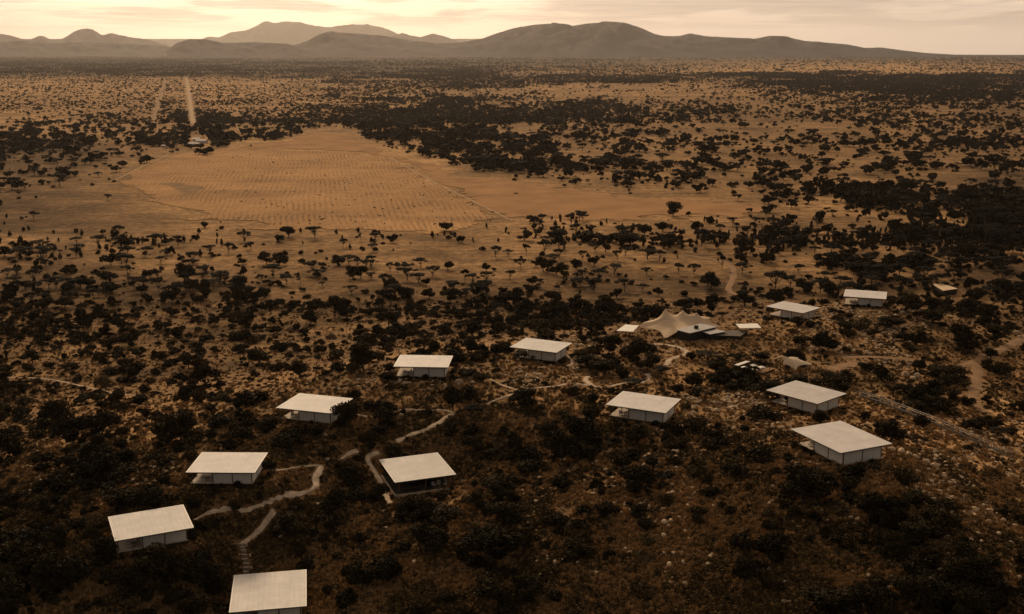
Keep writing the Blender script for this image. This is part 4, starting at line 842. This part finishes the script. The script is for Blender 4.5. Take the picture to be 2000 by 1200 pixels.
# ------------------------------------------------------------------ trees read off the photograph one by one: (x, y of the foot, crown width px, height px, kind)
HAND = """40 505 46 27 a;80 505 50 30 a;33 537 26 18 a;110 562 42 27 a;142 566 32 24 a;218 566 34 34 a;247 560 16 16 s;280 568 44 32 a;310 570 32 30 a;365 562 29 32 a;395 549 28 20 a;428 552 44 20 a;25 592 30 46 r;62 596 36 30 a;335 594 40 40 r;470 598 38 48 r;257 674 42 36 r;205 660 26 30 r;482 668 34 30 b;400 445 22 16 b;308 668 22 24 s;170 642 42 40 r;66 625 40 26 b;90 600 30 30 a;204 718 16 26 r;155 620 26 22 r;240 700 20 16 b;540 600 44 22 b;
534 539 45 28 a;560 557 42 26 a;512 555 24 22 a;612 535 40 30 a;690 544 34 26 r;725 524 32 20 a;762 532 22 22 a;776 533 18 22 a;750 560 36 28 a;822 522 36 22 a;845 540 34 24 a;818 553 44 24 a;875 528 24 22 r;908 551 24 28 a;950 552 40 26 a;950 530 20 18 r;968 503 32 26 a;993 503 22 18 a;996 547 28 22 a;630 560 20 12 a;787 580 34 26 r;573 606 26 20 r;655 618 46 44 r;612 610 46 34 r;668 606 34 28 r;880 590 40 30 r;838 583 34 26 r;930 578 26 20 r;985 595 36 26 r;716 574 22 14 b;760 640 34 34 r;803 592 30 16 b;810 640 40 20 b;
1028 502 20 28 a;1063 497 36 32 a;1092 505 26 22 a;1138 509 27 23 a;1160 519 24 24 r;1125 530 22 30 r;1062 530 36 34 r;1100 545 34 34 r;1055 562 28 20 a;1265 507 50 26 a;1288 510 30 24 a;1205 508 28 22 a;1263 537 27 18 a;1325 536 26 24 a;1355 536 30 24 a;1410 526 22 28 a;1390 567 44 38 r;1200 535 44 24 a;1170 545 34 24 a;1220 570 40 30 a;1160 570 36 30 a;1285 578 22 22 r;1340 605 50 30 r;1362 604 28 28 r;1455 598 54 34 r;1390 600 36 30 r;1450 535 38 26 a;1230 480 60 32 r;1300 478 48 30 r;1150 472 60 28 r;1085 468 44 24 r;1025 470 36 22 r;1370 480 44 36 a;1450 500 50 40 r;1360 455 24 26 r;
1240 757 54 24 a;1291 738 46 34 a;1265 724 56 44 r;1182 732 66 48 r;1150 722 56 38 r;1382 704 54 30 a;1322 772 30 30 r;1358 773 28 22 r;1377 786 44 44 s;1342 800 30 24 b;920 824 50 44 a;885 802 46 60 r;722 884 42 52 r;768 894 46 34 r;676 836 60 68 r;1022 716 56 44 a;850 712 22 18 b;905 735 62 34 b;940 745 50 30 b;1420 748 60 46 r;1404 757 40 38 r;1440 762 50 34 r;1478 752 46 26 b;1400 716 36 28 r;1520 762 50 30 r;1455 755 60 44 r;1400 728 44 34 r;1500 778 74 48 r;1552 752 60 24 r;1610 752 70 40 r;1650 748 46 34 r;1485 705 44 28 r;1440 703 36 22 r;1545 790 60 34 b;1690 724 34 26 r;1625 685 34 30 r;1560 676 28 26 r;1705 660 26 24 r;1850 742 74 44 r;1800 802 90 46 r;1845 812 60 42 r;1760 770 40 28 r;1945 668 58 44 r;1935 702 34 30 r;1912 835 34 26 r;1940 838 38 30 r;1990 806 34 30 r;1930 790 26 24 r;1930 728 24 22 r;1950 852 50 26 a;1890 792 30 26 r;1770 610 60 46 r;1820 632 66 44 r;1740 640 60 36 r;1690 640 70 30 b;1655 645 60 26 b;1580 640 36 24 b;1790 870 44 30 a;1735 850 36 24 b;1690 820 34 24 b;1905 885 22 26 s;
838 1078 74 76 r;858 1016 92 56 r;757 1128 72 66 r;568 1048 74 60 r;652 998 46 40 r;740 985 42 52 r;428 1165 46 50 r;205 1108 62 70 r;260 1055 30 20 b;292 1178 44 40 b;180 1060 40 46 r;1522 1062 64 44 b;1625 1196 130 84 r;1715 1040 42 66 r;1735 1075 52 50 r;1700 985 34 30 b;1480 905 60 34 b;1640 1060 80 50 b;1290 935 60 34 b;1040 920 70 40 b;975 950 90 46 b;960 1120 50 40 b;1080 1170 70 40 b;1260 1160 70 46 b;1190 1090 26 32 b;1187 1048 20 36 s;1500 1150 50 40 b;1390 970 60 34 b;60 1060 80 50 b;110 1150 70 46 b;390 1090 50 40 b;640 1160 40 30 b;700 1060 44 34 b;900 1090 50 44 b;520 915 40 30 b;560 870 70 34 b;460 1000 24 24 r;350 880 60 26 b;160 790 38 26 r;1660 930 60 26 b;1600 930 50 30 b;1710 915 60 26 b;1880 1100 50 36 b;1960 1010 40 30 b;1320 850 46 34 b;1250 850 60 20 b"""
PL = []   # (x, y, z, width m, height m, kind, px, py)
hd = [t_.split() for t_ in HAND.replace('\n', '').split(';') if t_.strip()]
hx_ = np.array([[float(v_) for v_ in t_[:4]] for t_ in hd]); x, y, z3 = bp(hx_[:, 0], hx_[:, 1]); _, _, dep = topx(x, y, z3)
for i, t_ in enumerate(hd):
    w_ = hx_[i, 2] / FPX * dep[i] * 1.06; hgt_ = hx_[i, 3] / FPX * dep[i] / .97
    hgt_ = hgt_ - (w_ * .22 if dep[i] < 420 else w_ * .1); hgt_ = max(hgt_, w_ * .32)
    PL.append((x[i], y[i], z3[i], w_, hgt_, t_[4], hx_[i, 0], hx_[i, 1]))
gq = np.random.default_rng(77)
for ih, (ax, ay, az, aa, aw, ad) in enumerate(HOUSES):
    if ih == 0: continue
    ca, sa = math.cos(R(aa)), math.sin(R(aa)); side = [(u_, -ad / 2 + (.6 if ih != 6 else -1.7)) for u_ in np.arange(-aw * .42, aw * .5, 1.9)] + [(aw / 2 + .5, u_) for u_ in np.arange(-ad * .45, ad * .4, 2.3)]
    for lx, ly in side:
        if gq.random() < .12: continue
        lx += gq.uniform(-.5, .5); ly += gq.uniform(-.9, .3) if ly < -ad * .4 else 0
        wx, wy = ax + lx * ca - ly * sa, ay + lx * sa + ly * ca; gz = float(hgt(wx, wy)); th = az - 3.0 - gz + gq.uniform(-.2, 1.0); th = max(th, .7)
        ww_ = gq.uniform(1.9, 3.4); px_q, py_q, _ = topx(wx, wy, gz); PL.append((wx, wy, gz, ww_, min(th, 2.6), 'b', float(px_q), float(py_q)))
_b = on_house(*(np.array([p[i] for p in PL], float) for i in (0, 1)), np.zeros(len(PL)), np.array([p[4] for p in PL], float))
for i, p in enumerate(PL):
    if _b[i]: print('hand plant near house', p[6:], p[5], round(p[4], 1))
HX = np.array([[p[0], p[1], p[3]] for p in PL])

# ------------------------------------------------------------------ the rest of the cover, as thick as it stands in the photograph
D_SC = 60.
def sample(y0, y1, x0=-500, x1=2500, cell=12.):
    out = []
    yy = y0
    while yy < y1:
        dyc = max(1.2, min(cell, (yy - 92) * .07)); yc = yy + dyc / 2; xc = np.arange(x0, x1, cell) + cell / 2
        out.append(np.stack([xc, np.full_like(xc, yc), np.full_like(xc, dyc)], -1)); yy += dyc
    C = np.concatenate(out); bx_, by_, bz_ = bp(C[:, 0], C[:, 1]); _, _, D = topx(bx_, by_, bz_)
    cov = grid(TG, C[:, 0], C[:, 1])
    qx = C[:, 0] + vnoise(bx_, by_, D_SC, 91) * 70 + vnoise(bx_, by_, 240, 93) * 80; qy = C[:, 1] + (vnoise(bx_, by_, D_SC, 92) + vnoise(bx_, by_, 240, 94)) * (C[:, 1] - 92) * .16
    for pl_, v_ in BELT: cov = np.where(inpoly(qx, qy, pl_), v_, cov)
    cov = cov / 10; cov = cov + .12 * (cov - .5) * (C[:, 1] < 600)
    wsz = np.clip(D * .035, 9, 500)
    nzv = vnoise(bx_, by_, 1, 41) * 0
    for sc_, am in ((14, .8), (38, .8), (110, .9), (400, .8)):
        k = np.clip((sc_ * 3 - D * .012) / (sc_ * 2), 0, 1); nzv = nzv + vnoise(bx_, by_, sc_, 40 + int(sc_)) * am * k
    cov = np.clip(cov * (1 + nzv * 1.0) + nzv * .12 * (cov > .25) - .02, 0, .965)
    return C, cov, D, cell
def kinds_for(py, D, g, n):
    k = np.empty(n, object); u = g.random(n)
    far = py < 425; sap = (py >= 425) & (py < 490); mid = (py >= 490) & (py < 585); near = py >= 585
    k[:] = 'b'
    k[far & (u < .45)] = 'r'; k[far & (u >= .45) & (u < .60)] = 'a'
    k[sap & (u < .5)] = 's'; k[sap & (u >= .5) & (u < .6)] = 'r'; k[sap & (u > .9)] = 'a'
    k[mid & (u < .20)] = 'a'; k[mid & (u >= .20) & (u < .34)] = 'r'; k[mid & (u > .95)] = 's'
    k[near & (u < .05)] = 'r'; k[near & (u > .975)] = 's'
    return k
SIZE = {'a': (9.5, 2.2, .55), 'r': (7.5, 2., .72), 'b': (4.2, 1.4, .46), 's': (2.6, .6, 1.35)}
for (ya, yb) in ((108, 1290),):
    C, cov, D, cell = sample(ya, yb); g = np.random.default_rng(5)
    mean_w = np.where(C[:, 1] < 425, 5.5, np.where(C[:, 1] < 490, 4., np.where(C[:, 1] < 585, 5., np.where(C[:, 1] < 860, 3.6, 2.7))))
    mean_h = mean_w * np.where(C[:, 1] < 585, .6, .5)
    grow_ = np.clip(D / 4600, 1, 3.4)                     # far off, a crown stands for a small grove
    vis_h = mean_h + mean_w * .8 * (CAMZ - 10) / D
    fs_ = np.where((C[:, 0] < 720) & (C[:, 1] < 238), .58, np.where(C[:, 1] < 240, .78, 1.)); mean_w = mean_w * fs_
    area = (mean_w * grow_ * FPX / D) * (vis_h * fs_ * np.clip(grow_, 1, 1.6) * FPX / D) * np.where(C[:, 1] < 425, .56, .46)
    lam = -np.log(1 - cov) * cell * C[:, 2] / area
    inside = (C[:, 0] > -30) & (C[:, 0] < 2030) & (C[:, 1] < 1230)
    lam = np.where(inside, lam, lam * .8)
    cnt = g.poisson(lam); rep = np.repeat(np.arange(len(C)), cnt); n = len(rep)
    px = C[rep, 0] + (g.random(n) - .5) * cell; py = C[rep, 1] + (g.random(n) - .5) * C[rep, 2]
    kk = kinds_for(py, D[rep], g, n)
    bas = np.array([SIZE[k][0] for k in kk]); sd_ = np.array([SIZE[k][1] for k in kk]); asp = np.array([SIZE[k][2] for k in kk])
    big = np.where(py < 425, .92, np.where(py > 585, .93, 1.)) * grow_[rep]
    ww = np.clip(bas + g.normal(size=n) * sd_, bas * .4, bas * 1.8) * big; hh = ww / grow_[rep] * np.clip(grow_[rep], 1, 1.35) * asp * g.uniform(.8, 1.25, n)
    ww = np.where((py > 585) & (kk == 'b'), np.clip(g.gamma(3.6, 1.05, n) * np.where((py > 860) & (g.random(n) < .6), .45, 1.), .9, 9.), ww); hh = np.where((py > 585) & (kk == 'b'), ww * g.uniform(.34, .55, n), hh)
    ww = ww * fs_[rep]; hh = hh * fs_[rep]
    vr_ = (py < 425) & (kk != 'b'); fa_ = np.where(vr_, np.clip(g.lognormal(.05, .33, n), .5, 1.9), 1.); ww = ww * fa_; hh = hh * fa_ ** .7
    X_, Y_, Z_ = bp(px, py)
    # the field and clearings carry only stray little bushes
    fld = poly_in(px, py + 3, FIELD) | poly_in(px, py + 3, FIELD2)
    fld |= poly_in(px, py, [(1595, 702), (1700, 700), (1700, 733), (1600, 735)]) 
    drop = fld.copy()
    nearm = D[rep] < 700
    ii = np.where(nearm & ~drop)[0]
    bad = near_path(X_[ii], Y_[ii], ww[ii] * .42) | on_house(X_[ii], Y_[ii], ww[ii] * .45, hh[ii])
    dd_ = np.sqrt(((X_[ii, None] - HX[None, :, 0]) ** 2 + (Y_[ii, None] - HX[None, :, 1]) ** 2)) if len(ii) < 9000 else None
    if dd_ is not None: bad |= (dd_ < (HX[None, :, 2] + ww[ii, None]) * .33).any(1)
    drop[ii[bad]] = True
    # straight roads far off
    ii = np.where(~nearm & ~drop)[0]
    for (xa, ya_, xb, yb_, hw) in ((377, 246, 363, 150, 9), (298, 238, 323, 155, 5), (760, 306, 1002, 433, 5)):
        tt = np.clip((py[ii] - ya_) / (yb_ - ya_), -.02, 1.02); xc = xa + (xb - xa) * tt
        drop[ii[(tt > 0) & (tt < 1) & (np.abs(px[ii] - xc) < hw * (.35 + .65 * (py[ii] - 92) / 150))]] = True
    drop[(py > 262) & (py < 292) & (px > 366) & (px < 412)] = True
    keep = ~drop
    AUTO = [(X_[i], Y_[i], Z_[i], ww[i], hh[i], kk[i], px[i], py[i]) for i in np.where(keep)[0]]
# little bushes dotted in rows over the field
fx_, fy_ = [], []
g = np.random.default_rng(8)
for _ in range(420):
    a, b_ = g.uniform(420, 1000), g.uniform(300, 455)
    fx_.append(a); fy_.append(b_)
fx_, fy_ = np.array(fx_), np.array(fy_); q_ = poly_in(fx_, fy_, FIELD) & (np.random.default_rng(3).random(len(fx_)) < .6); X_, Y_, Z_ = bp(fx_[q_], fy_[q_])
for a, b_, c_, p_, r_ in zip(X_, Y_, Z_, fx_[q_], fy_[q_]): AUTO.append((a, b_, c_, g.uniform(1.2, 2.3), g.uniform(.6, 1.2), 'b', p_, r_))
AUTO.append((*[float(v_) for v_ in bp(1007, 379)], 7, 1.5, 'b', 1007, 379)); AUTO.append((*[float(v_) for v_ in bp(534, 318)], 6, 1.2, 'b', 534, 318))
for a, b_, w_, h_ in ((392, 291, 12, 7), (374, 291, 10, 6), (398, 268, 16, 14), (410, 272, 16, 12), (360, 268, 12, 9), (345, 274, 12, 8), (400, 303, 13, 8), (388, 302, 11, 7), (412, 300, 12, 8), (424, 270, 15, 11), (440, 276, 15, 10), (455, 272, 14, 9), (378, 258, 13, 9), (425, 258, 16, 12)):
    AUTO.append((*[float(v_) for v_ in bp(a, b_)], w_, h_, 'r', a, b_))

# ------------------------------------------------------------------ choose which stand as individuals: the largest in the picture
MARKS = [(300, 1030, 'the striped-roof suite'), (440, 910, 'the brightest-roofed suite'), (615, 800, 'the tree-shaded suite'), (825, 715, 'the left crest suite'), (1057, 680, 'the flat-tree suite'), (815, 925, 'the dark pavilion'),
 (525, 1155, 'the lowest suite'), (1255, 800, 'the middle suite'), (1575, 775, 'the boardwalk-end suite'), (1643, 865, 'the bare-slope suite'), (1548, 605, 'the tent-side suite'), (1690, 580, 'the farthest suite'), (1310, 640, 'the stretch tent'),
 (1550, 710, 'the small tent'), (1465, 715, 'the white parasols'), (1640, 717, 'the oval clearing'), (1910, 750, 'the dirt road fork'), (1425, 540, 'the curling dirt road'), (1845, 562, 'the tan shelter'), (1800, 830, 'the boardwalk'),
 (150, 752, 'the faint trail'), (615, 935, 'the path bend'), (900, 800, 'the path junction'), (1100, 755, 'the hilltop path'), (385, 278, 'the farm buildings'), (372, 200, 'the wide pale road'), (900, 380, 'the straight farm track'),
 (60, 490, 'the joined acacias'), (534, 525, 'the lone umbrella acacia'), (240, 350, 'the field corner'), (400, 440, 'the lone field-edge bush'), (1540, 410, 'the grazed strip tip'), (1000, 432, 'the farm track end'),
 (1297, 1020, 'the paired pale boulders'), (1187, 1040, 'the forked bare tree'), (760, 1120, 'the lone dark tree'), (640, 455, 'the near field edge'), (800, 530, 'the clustered plain acacias'), (1240, 500, 'the paired plain acacias')]
def describe(p, kd):
    m = min(MARKS, key=lambda q: math.hypot(q[0] - p[6], (q[1] - p[7]) * 1.5)); dx, dy = p[6] - m[0], p[7] - m[1]
    rel = ('left of' if dx < 0 else 'right of') if abs(dx) > 1.5 * abs(dy) else ('behind' if dy < 0 else 'in front of')
    far_r = math.hypot(dx, dy); rel = 'just ' + rel if far_r < 60 else 'far ' + rel if far_r > 190 else rel
    big = {'a': 10, 'r': 8, 'b': 5, 's': 2.8}[kd]; sz = 'large' if p[3] > big * 1.12 else 'small' if p[3] < big * .85 else 'medium'
    return sz, rel, m[2]
KN = {'a': ('acacia_tree', 'acacia', 'flat-topped acacia', AC, 9.6, 6.2), 'r': ('bushy_tree', 'tree', 'dark bushy tree', RT, 7.2, 5.6), 'b': ('bush', 'bush', 'low dark bush', BU, 4.2, 2.0), 's': ('sapling', 'sapling', 'thin sapling', SA, 2.4, 4.2)}
LAND = {(40, 505): 'left one of the two joined acacias near the left edge', (80, 505): 'right one of the two joined acacias near the left edge', (676, 836): 'dark tree covering the right corner of a suite roof',
  (1022, 716): 'flat tree standing against the suite left of the stretch tent', (1240, 757): 'low flat acacia beside the end of the winding path', (1291, 738): 'flat-topped acacia between path end and stretch tent',
  (1382, 704): 'spreading acacia below the dark service block', (920, 824): 'dark acacia at the bend where paths meet', (885, 802): 'tall dark tree left of the acacia where paths meet',
  (858, 1016): 'large black bushy tree just below the dark pavilion', (838, 1078): 'black tree under the largest one below the pavilion', (757, 1128): 'lone dark tree right of the lowest roof',
  (568, 1048): 'round dark tree below the bend of the gravel path', (445, 1150): 'tall dark tree left of the lowest roof', (205, 1108): 'black tree below left corner of the striped-roof suite',
  (1625, 1196): 'widest black tree mass at the bottom right edge', (1945, 668): 'round dark tree above the dirt road at the right edge', (1850, 742): 'wide dark tree beside the dirt road fork',
  (1377, 786): 'spindly pale-branched tree right of the middle suite', (534, 539): 'umbrella-shaped acacia alone on the plain above the left crest', (612, 535): 'round-topped acacia casting a spot shadow on the open plain',
  (1340, 605): 'dark tree right behind the peaks of the stretch tent', (400, 445): 'single dark bush at the near edge of the mown field', (1187, 1048): 'small forked bare tree alone on the near slope',
  (722, 884): 'dark tree at the gap in the path above the pavilion', (768, 894): 'low dark tree touching the back edge of the pavilion roof'}
ALL = [(p, True) for p in PL] + [(p, False) for p in AUTO]
rest = []; NAMED = {}
for kd, (nm, cat, lab, PR, w0, h0) in KN.items():
    cand = [(p, hand) for p, hand in ALL if p[5] == kd]
    def score(e):
        p, hand = e; D = math.hypot(p[0], p[1]); vis = -10 < p[6] < 2010 and p[7] - p[4] * FPX / D < 1195
        return (1e6 if hand else 0) + (p[3] * p[4] / D / D * 1e5 if vis else -1)
    cand.sort(key=score, reverse=True); lim = {'a': 290, 'r': 290, 'b': 290, 's': 150}[kd]
    for i, (p, hand) in enumerate(cand):
        if i >= lim or score((p, hand)) < 0: rest.append(p); continue
        tm, cm = PR[int(rng.integers(len(PR)))]
        if i == 0 or True:
            e = empty(nm, (p[0], p[1], p[2] - .05), random.uniform(0, 6.28)); s_ = p[3] / w0; e.scale = (s_, s_, p[4] / h0)
            lb = LAND.get((int(p[6]), int(p[7]))) if hand else None
            sz, rel, mk = describe(p, kd); tag(e, lb or '-', cat, '%s around %s' % ({'a': 'acacias', 'r': 'bushy trees', 'b': 'bushes', 's': 'saplings'}[kd], mk)); 
            if not lb: NAMED.setdefault((kd, lab, sz, rel, mk), []).append((p[6], p[7], e))
            for mm, pn in ((tm, {'a': 'trunk', 'r': 'trunk', 'b': 'stems', 's': 'trunk'}[kd]), (cm, {'a': 'crown', 'r': 'crown', 'b': 'foliage', 's': 'crown'}[kd])):
                c_ = bpy.data.objects.new(pn, mm); COL.objects.link(c_); c_.parent = e
ORD = ['leftmost', 'second from left', 'third from left', 'fourth from left', 'fifth from left', 'sixth from left', 'seventh from left', 'eighth from left', 'ninth from left', 'tenth from left', 'eleventh from left', 'twelfth from left', '13th from left', '14th from left', '15th from left', '16th from left', '17th from left', '18th from left', '19th from left', '20th from left'] + ['%dth from left' % q for q in range(21, 60)]
for (kd, lab, sz, rel, mk), it in NAMED.items():
    it.sort(key=lambda q: q[0]); pl = {'a': 'acacias', 'r': 'bushy trees', 'b': 'dark bushes', 's': 'saplings'}[kd]
    for i, (_, _, e) in enumerate(it):
        if len(it) == 1: e['label'] = '%s %s %s %s' % (sz, lab, rel, mk)
        elif len(it) == 2: e['label'] = '%s of two %s %s %s %s' % (('left one', 'right one')[i], sz, pl, rel, mk)
        else: e['label'] = '%s of the %s %s %s %s' % (ORD[i], sz, pl, rel, mk)
far_ = [p for p in rest if math.hypot(p[0], p[1]) > 620]; near_ = [p for p in rest if math.hypot(p[0], p[1]) <= 620]
def spread(name, coll, lst, table, label, cat):
    g = np.random.default_rng(12); n = len(lst); P_ = np.array([[p[0], p[1], p[2] - .08] for p in lst]); idx = np.empty(n, int); S = np.empty((n, 3))
    for i, p in enumerate(lst):
        lo, hi2, w0, h0 = table[p[5]]; idx[i] = g.integers(lo, hi2); S[i] = (p[3] / w0, p[3] / w0 * g.uniform(.8, 1.1), p[4] / h0)
    scatter(name, coll, P_, S, g.uniform(0, 6.28, n), idx, label, cat)
print('plants: individuals + near %d far %d' % (len(near_), len(far_)))
spread('distant_trees', FAR, far_, {'a': (0, 3, 9.6, 6.2), 'r': (3, 7, 7.2, 5.6), 'b': (7, 10, 4.2, 2.), 's': (7, 10, 4.2, 2.)}, 'countless dark trees and bushes dotting the far plain', 'trees')
spread('scrub', NEARC, near_, {'a': (0, 3, 9.6, 6.2), 'r': (3, 6, 7.2, 5.6), 'b': (6, 12, 4.2, 2.), 's': (6, 12, 4.2, 2.)}, 'dense low thorn scrub covering the hill and its foot', 'scrub')
# undergrowth on the hill
def cover(n, ylo, yhi, g, p_fun, xlo=-250, xhi=2250):
    px = g.uniform(xlo, xhi, n); py = g.uniform(ylo, yhi, n); k = g.random(n) < p_fun(px, py); px, py = px[k], py[k]; x, y, z_ = bp(px, py); return px, py, x, y, z_
g = np.random.default_rng(21)
px, py, x, y, z3 = cover(170000, 590, 1290, g, lambda a, b_: np.clip(.35 + (b_ - 600) / 900, 0, 1))
cl_ = vnoise(x, y, 5, 61) + vnoise(x, y, 16, 62) * .8; k = (cl_ > -.8 + .55 * g.random(len(x))) & ~near_path(x, y, np.full(len(x), .35))
ins = np.zeros(len(x), bool)
for hx, hy, hz, a, w_, d_ in HOUSES: ins |= np.hypot(x - hx, y - hy) < 6.2
k &= ~ins & ~poly_in(px, py, [(1602, 714), (1690, 704), (1692, 714), (1612, 728)]); px, py, x, y, z3 = px[k], py[k], x[k], y[k], z3[k]; n = len(x)
soil_shade = grid(SG, px, py); pn = vnoise(x, y, 4.5, 63) + .7 * vnoise(x, y, 13, 64) + .5 * vnoise(x, y, 1.7, 65); straw = g.random(n) < np.clip((soil_shade - .8) / 6 + pn * 2.0 - .08, .02, .92); idx = np.where(straw, g.integers(4, 7, n), g.integers(0, 4, n)); s_ = g.uniform(.45, 1.45, n) * np.where(straw, .9, 1.05)
S = np.stack([s_, s_, s_ * g.uniform(.7, 1.3, n)], -1)
scatter('undergrowth', TUFT, np.stack([x, y, z3 - .03], -1), S, g.uniform(0, 6.28, n), idx, 'dry grass tufts and dwarf shrubs covering the hillside', 'undergrowth')
# stones: loose rubble as one cover, the larger boulders one by one
ZR = [(a_, b_, int(n_ * 1.35)) for a_, b_, n_ in [((1040, 655), (1330, 722), 520), ((1560, 600), (1810, 690), 520), ((1690, 820), (2000, 1010), 900), ((1330, 765), (1500, 800), 260), ((1000, 655), (1130, 770), 220), ((1000, 880), (1400, 1150), 300), ((60, 885), (340, 960), 160), ((640, 700), (1000, 770), 160), ((1640, 690), (1800, 720), 160), ((1250, 560), (1560, 660), 160), ((1500, 900), (2000, 1180), 420), ((1450, 590), (1660, 625), 200), ((1270, 800), (1560, 850), 160)]]
px = np.concatenate([g.uniform(a[0], b_[0], n_) for a, b_, n_ in ZR]); py = np.concatenate([g.uniform(a[1], b_[1], n_) for a, b_, n_ in ZR]); x, y, z3 = bp(px, py)
k = ~near_path(x, y, np.full(len(x), .5)) & ~on_house(x, y, np.full(len(x), .4), np.full(len(x), .3)) & (vnoise(x, y, 9, 70) > -.15); x, y, z3 = x[k], y[k], z3[k]; n = len(x)
s_ = np.clip(g.gamma(2.0, .14, n) + .14, 0, .6)
scatter('rubble', RUB, np.stack([x, y, z3 + s_ * .25], -1), np.stack([s_, s_ * g.uniform(.6, 1.2, n), s_ * g.uniform(.6, 1.1, n)], -1), g.uniform(0, 6.28, n), g.integers(0, 5, n), 'pale stones strewn over the bare parts of the hill', 'rubble')
BO = """1298 1024 .75;1257 1036 .6;1306 1029 .45;1307 1108 .75;1128 1062 .6;1222 1074 .5;1228 1083 .7;1096 1026 .5;1096 1034 .55;1284 937 .45;1268 959 .4;1313 949 .5;1390 940 .5;1295 997 .6;1313 1004 .4;1190 988 .35;1085 994 .35;1050 982 .5;1100 1098 .6;1085 1102 .6;1070 1094 .4;1156 1052 .35;1229 1150 .5;1200 985 .4;1190 1130 .4;1335 1100 .5;1060 720 .7;1075 716 .6;1192 752 .5;1220 682 .9;1232 688 1.0;1212 690 .8;1240 680 .8;1205 680 .7;1195 672 .8;1180 668 .9;1165 672 .8;1150 668 .9;1135 676 .8;1306 690 .8;1330 696 .7;750 1000 .5;548 1050 .55;524 1052 .4;808 1100 .6;755 1034 .6;620 986 .5;640 900 .7;636 852 .6;634 850 .5;779 747 1.1;790 753 1.0;768 747 .8;898 750 1.1;890 748 .7;785 812 .7;1640 628 .9;1770 735 1.3;1790 738 1.2;1782 741 .9;1680 622 .8;1765 612 .9;1750 618 .7;1850 752 .8;1630 997 .5;1575 944 .4;1695 1058 .45;1770 1127 .4;1810 1000 .6;1888 1085 .6;1880 1090 .5;1910 1043 .5;1850 1050 .5;1770 940 .6;1810 905 .8;1825 912 .8;1740 880 .9;1760 886 1.;1775 892 .9;1790 896 .8;1845 930 .6;1870 945 .6;1900 955 .6;1920 990 .6;1930 1000 .6;1960 1020 .6;1400 805 .9;1430 800 .8;1460 798 .8;1480 806 .7;1510 812 .8;1370 925 .5;1345 812 .7;1355 808 .6;1960 655 1.2;1985 652 1.3;1992 660 1.0"""
bo = [list(map(float, t_.split())) for t_ in BO.replace('\n', '').split(';')]; x, y, z3 = bp([b_[0] for b_ in bo], [b_[1] for b_ in bo])
BN = {}
for i, b_ in enumerate(bo):
    o = bpy.data.objects.new('boulder', RK[i % 5]); COL.objects.link(o); s_ = b_[2] * 1.0; o.location = (x[i], y[i], z3[i] + s_ * .32); o.scale = (s_, s_ * random.uniform(.7, 1.1), s_ * random.uniform(.8, 1.2)); o.rotation_euler = (random.uniform(-.3, .3), random.uniform(-.3, .3), random.uniform(0, 6.28))
    zn = 'on the dark near slope' if b_[1] > 860 and b_[0] < 1500 else 'on the bare right slope' if b_[1] > 800 and b_[0] > 1500 else 'on the stony crest around the tents' if b_[1] < 740 else 'among the grass near the middle suites'
    tag(o, '-', 'boulder', 'boulders ' + zn); bz_ = 'large' if b_[2] > .85 else 'small' if b_[2] < .5 else 'middling'; BN.setdefault((bz_, zn), []).append((b_[0], o))
for (bz_, zn), it in BN.items():
    it.sort(key=lambda q: q[0])
    for i, (_, o) in enumerate(it): o['label'] = '%s %s pale boulder %s' % ('only' if len(it) == 1 else ORD[i], bz_, zn)

# ------------------------------------------------------------------ the dusty evening air
q = MB(); q.box(-48500, 48500, -8000, 48500, -460, 1500); m_ = bpy.data.materials.new('evening_haze'); m_.use_nodes = True; N = m_.node_tree.nodes; L = m_.node_tree.links; N.clear()
out = nd('ShaderNodeOutputMaterial'); pv = nd('ShaderNodeVolumePrincipled'); L.new(pv.outputs[0], out.inputs['Volume'])
pv.inputs['Color'].default_value = (.95, .86, .80, 1); pv.inputs['Density'].default_value = HAZE = 1.7e-5; pv.inputs['Anisotropy'].default_value = .7
hz_ = q.build('haze', m_); tag(hz_, 'warm dusty haze in front of the far hills', 'haze', kind='stuff')
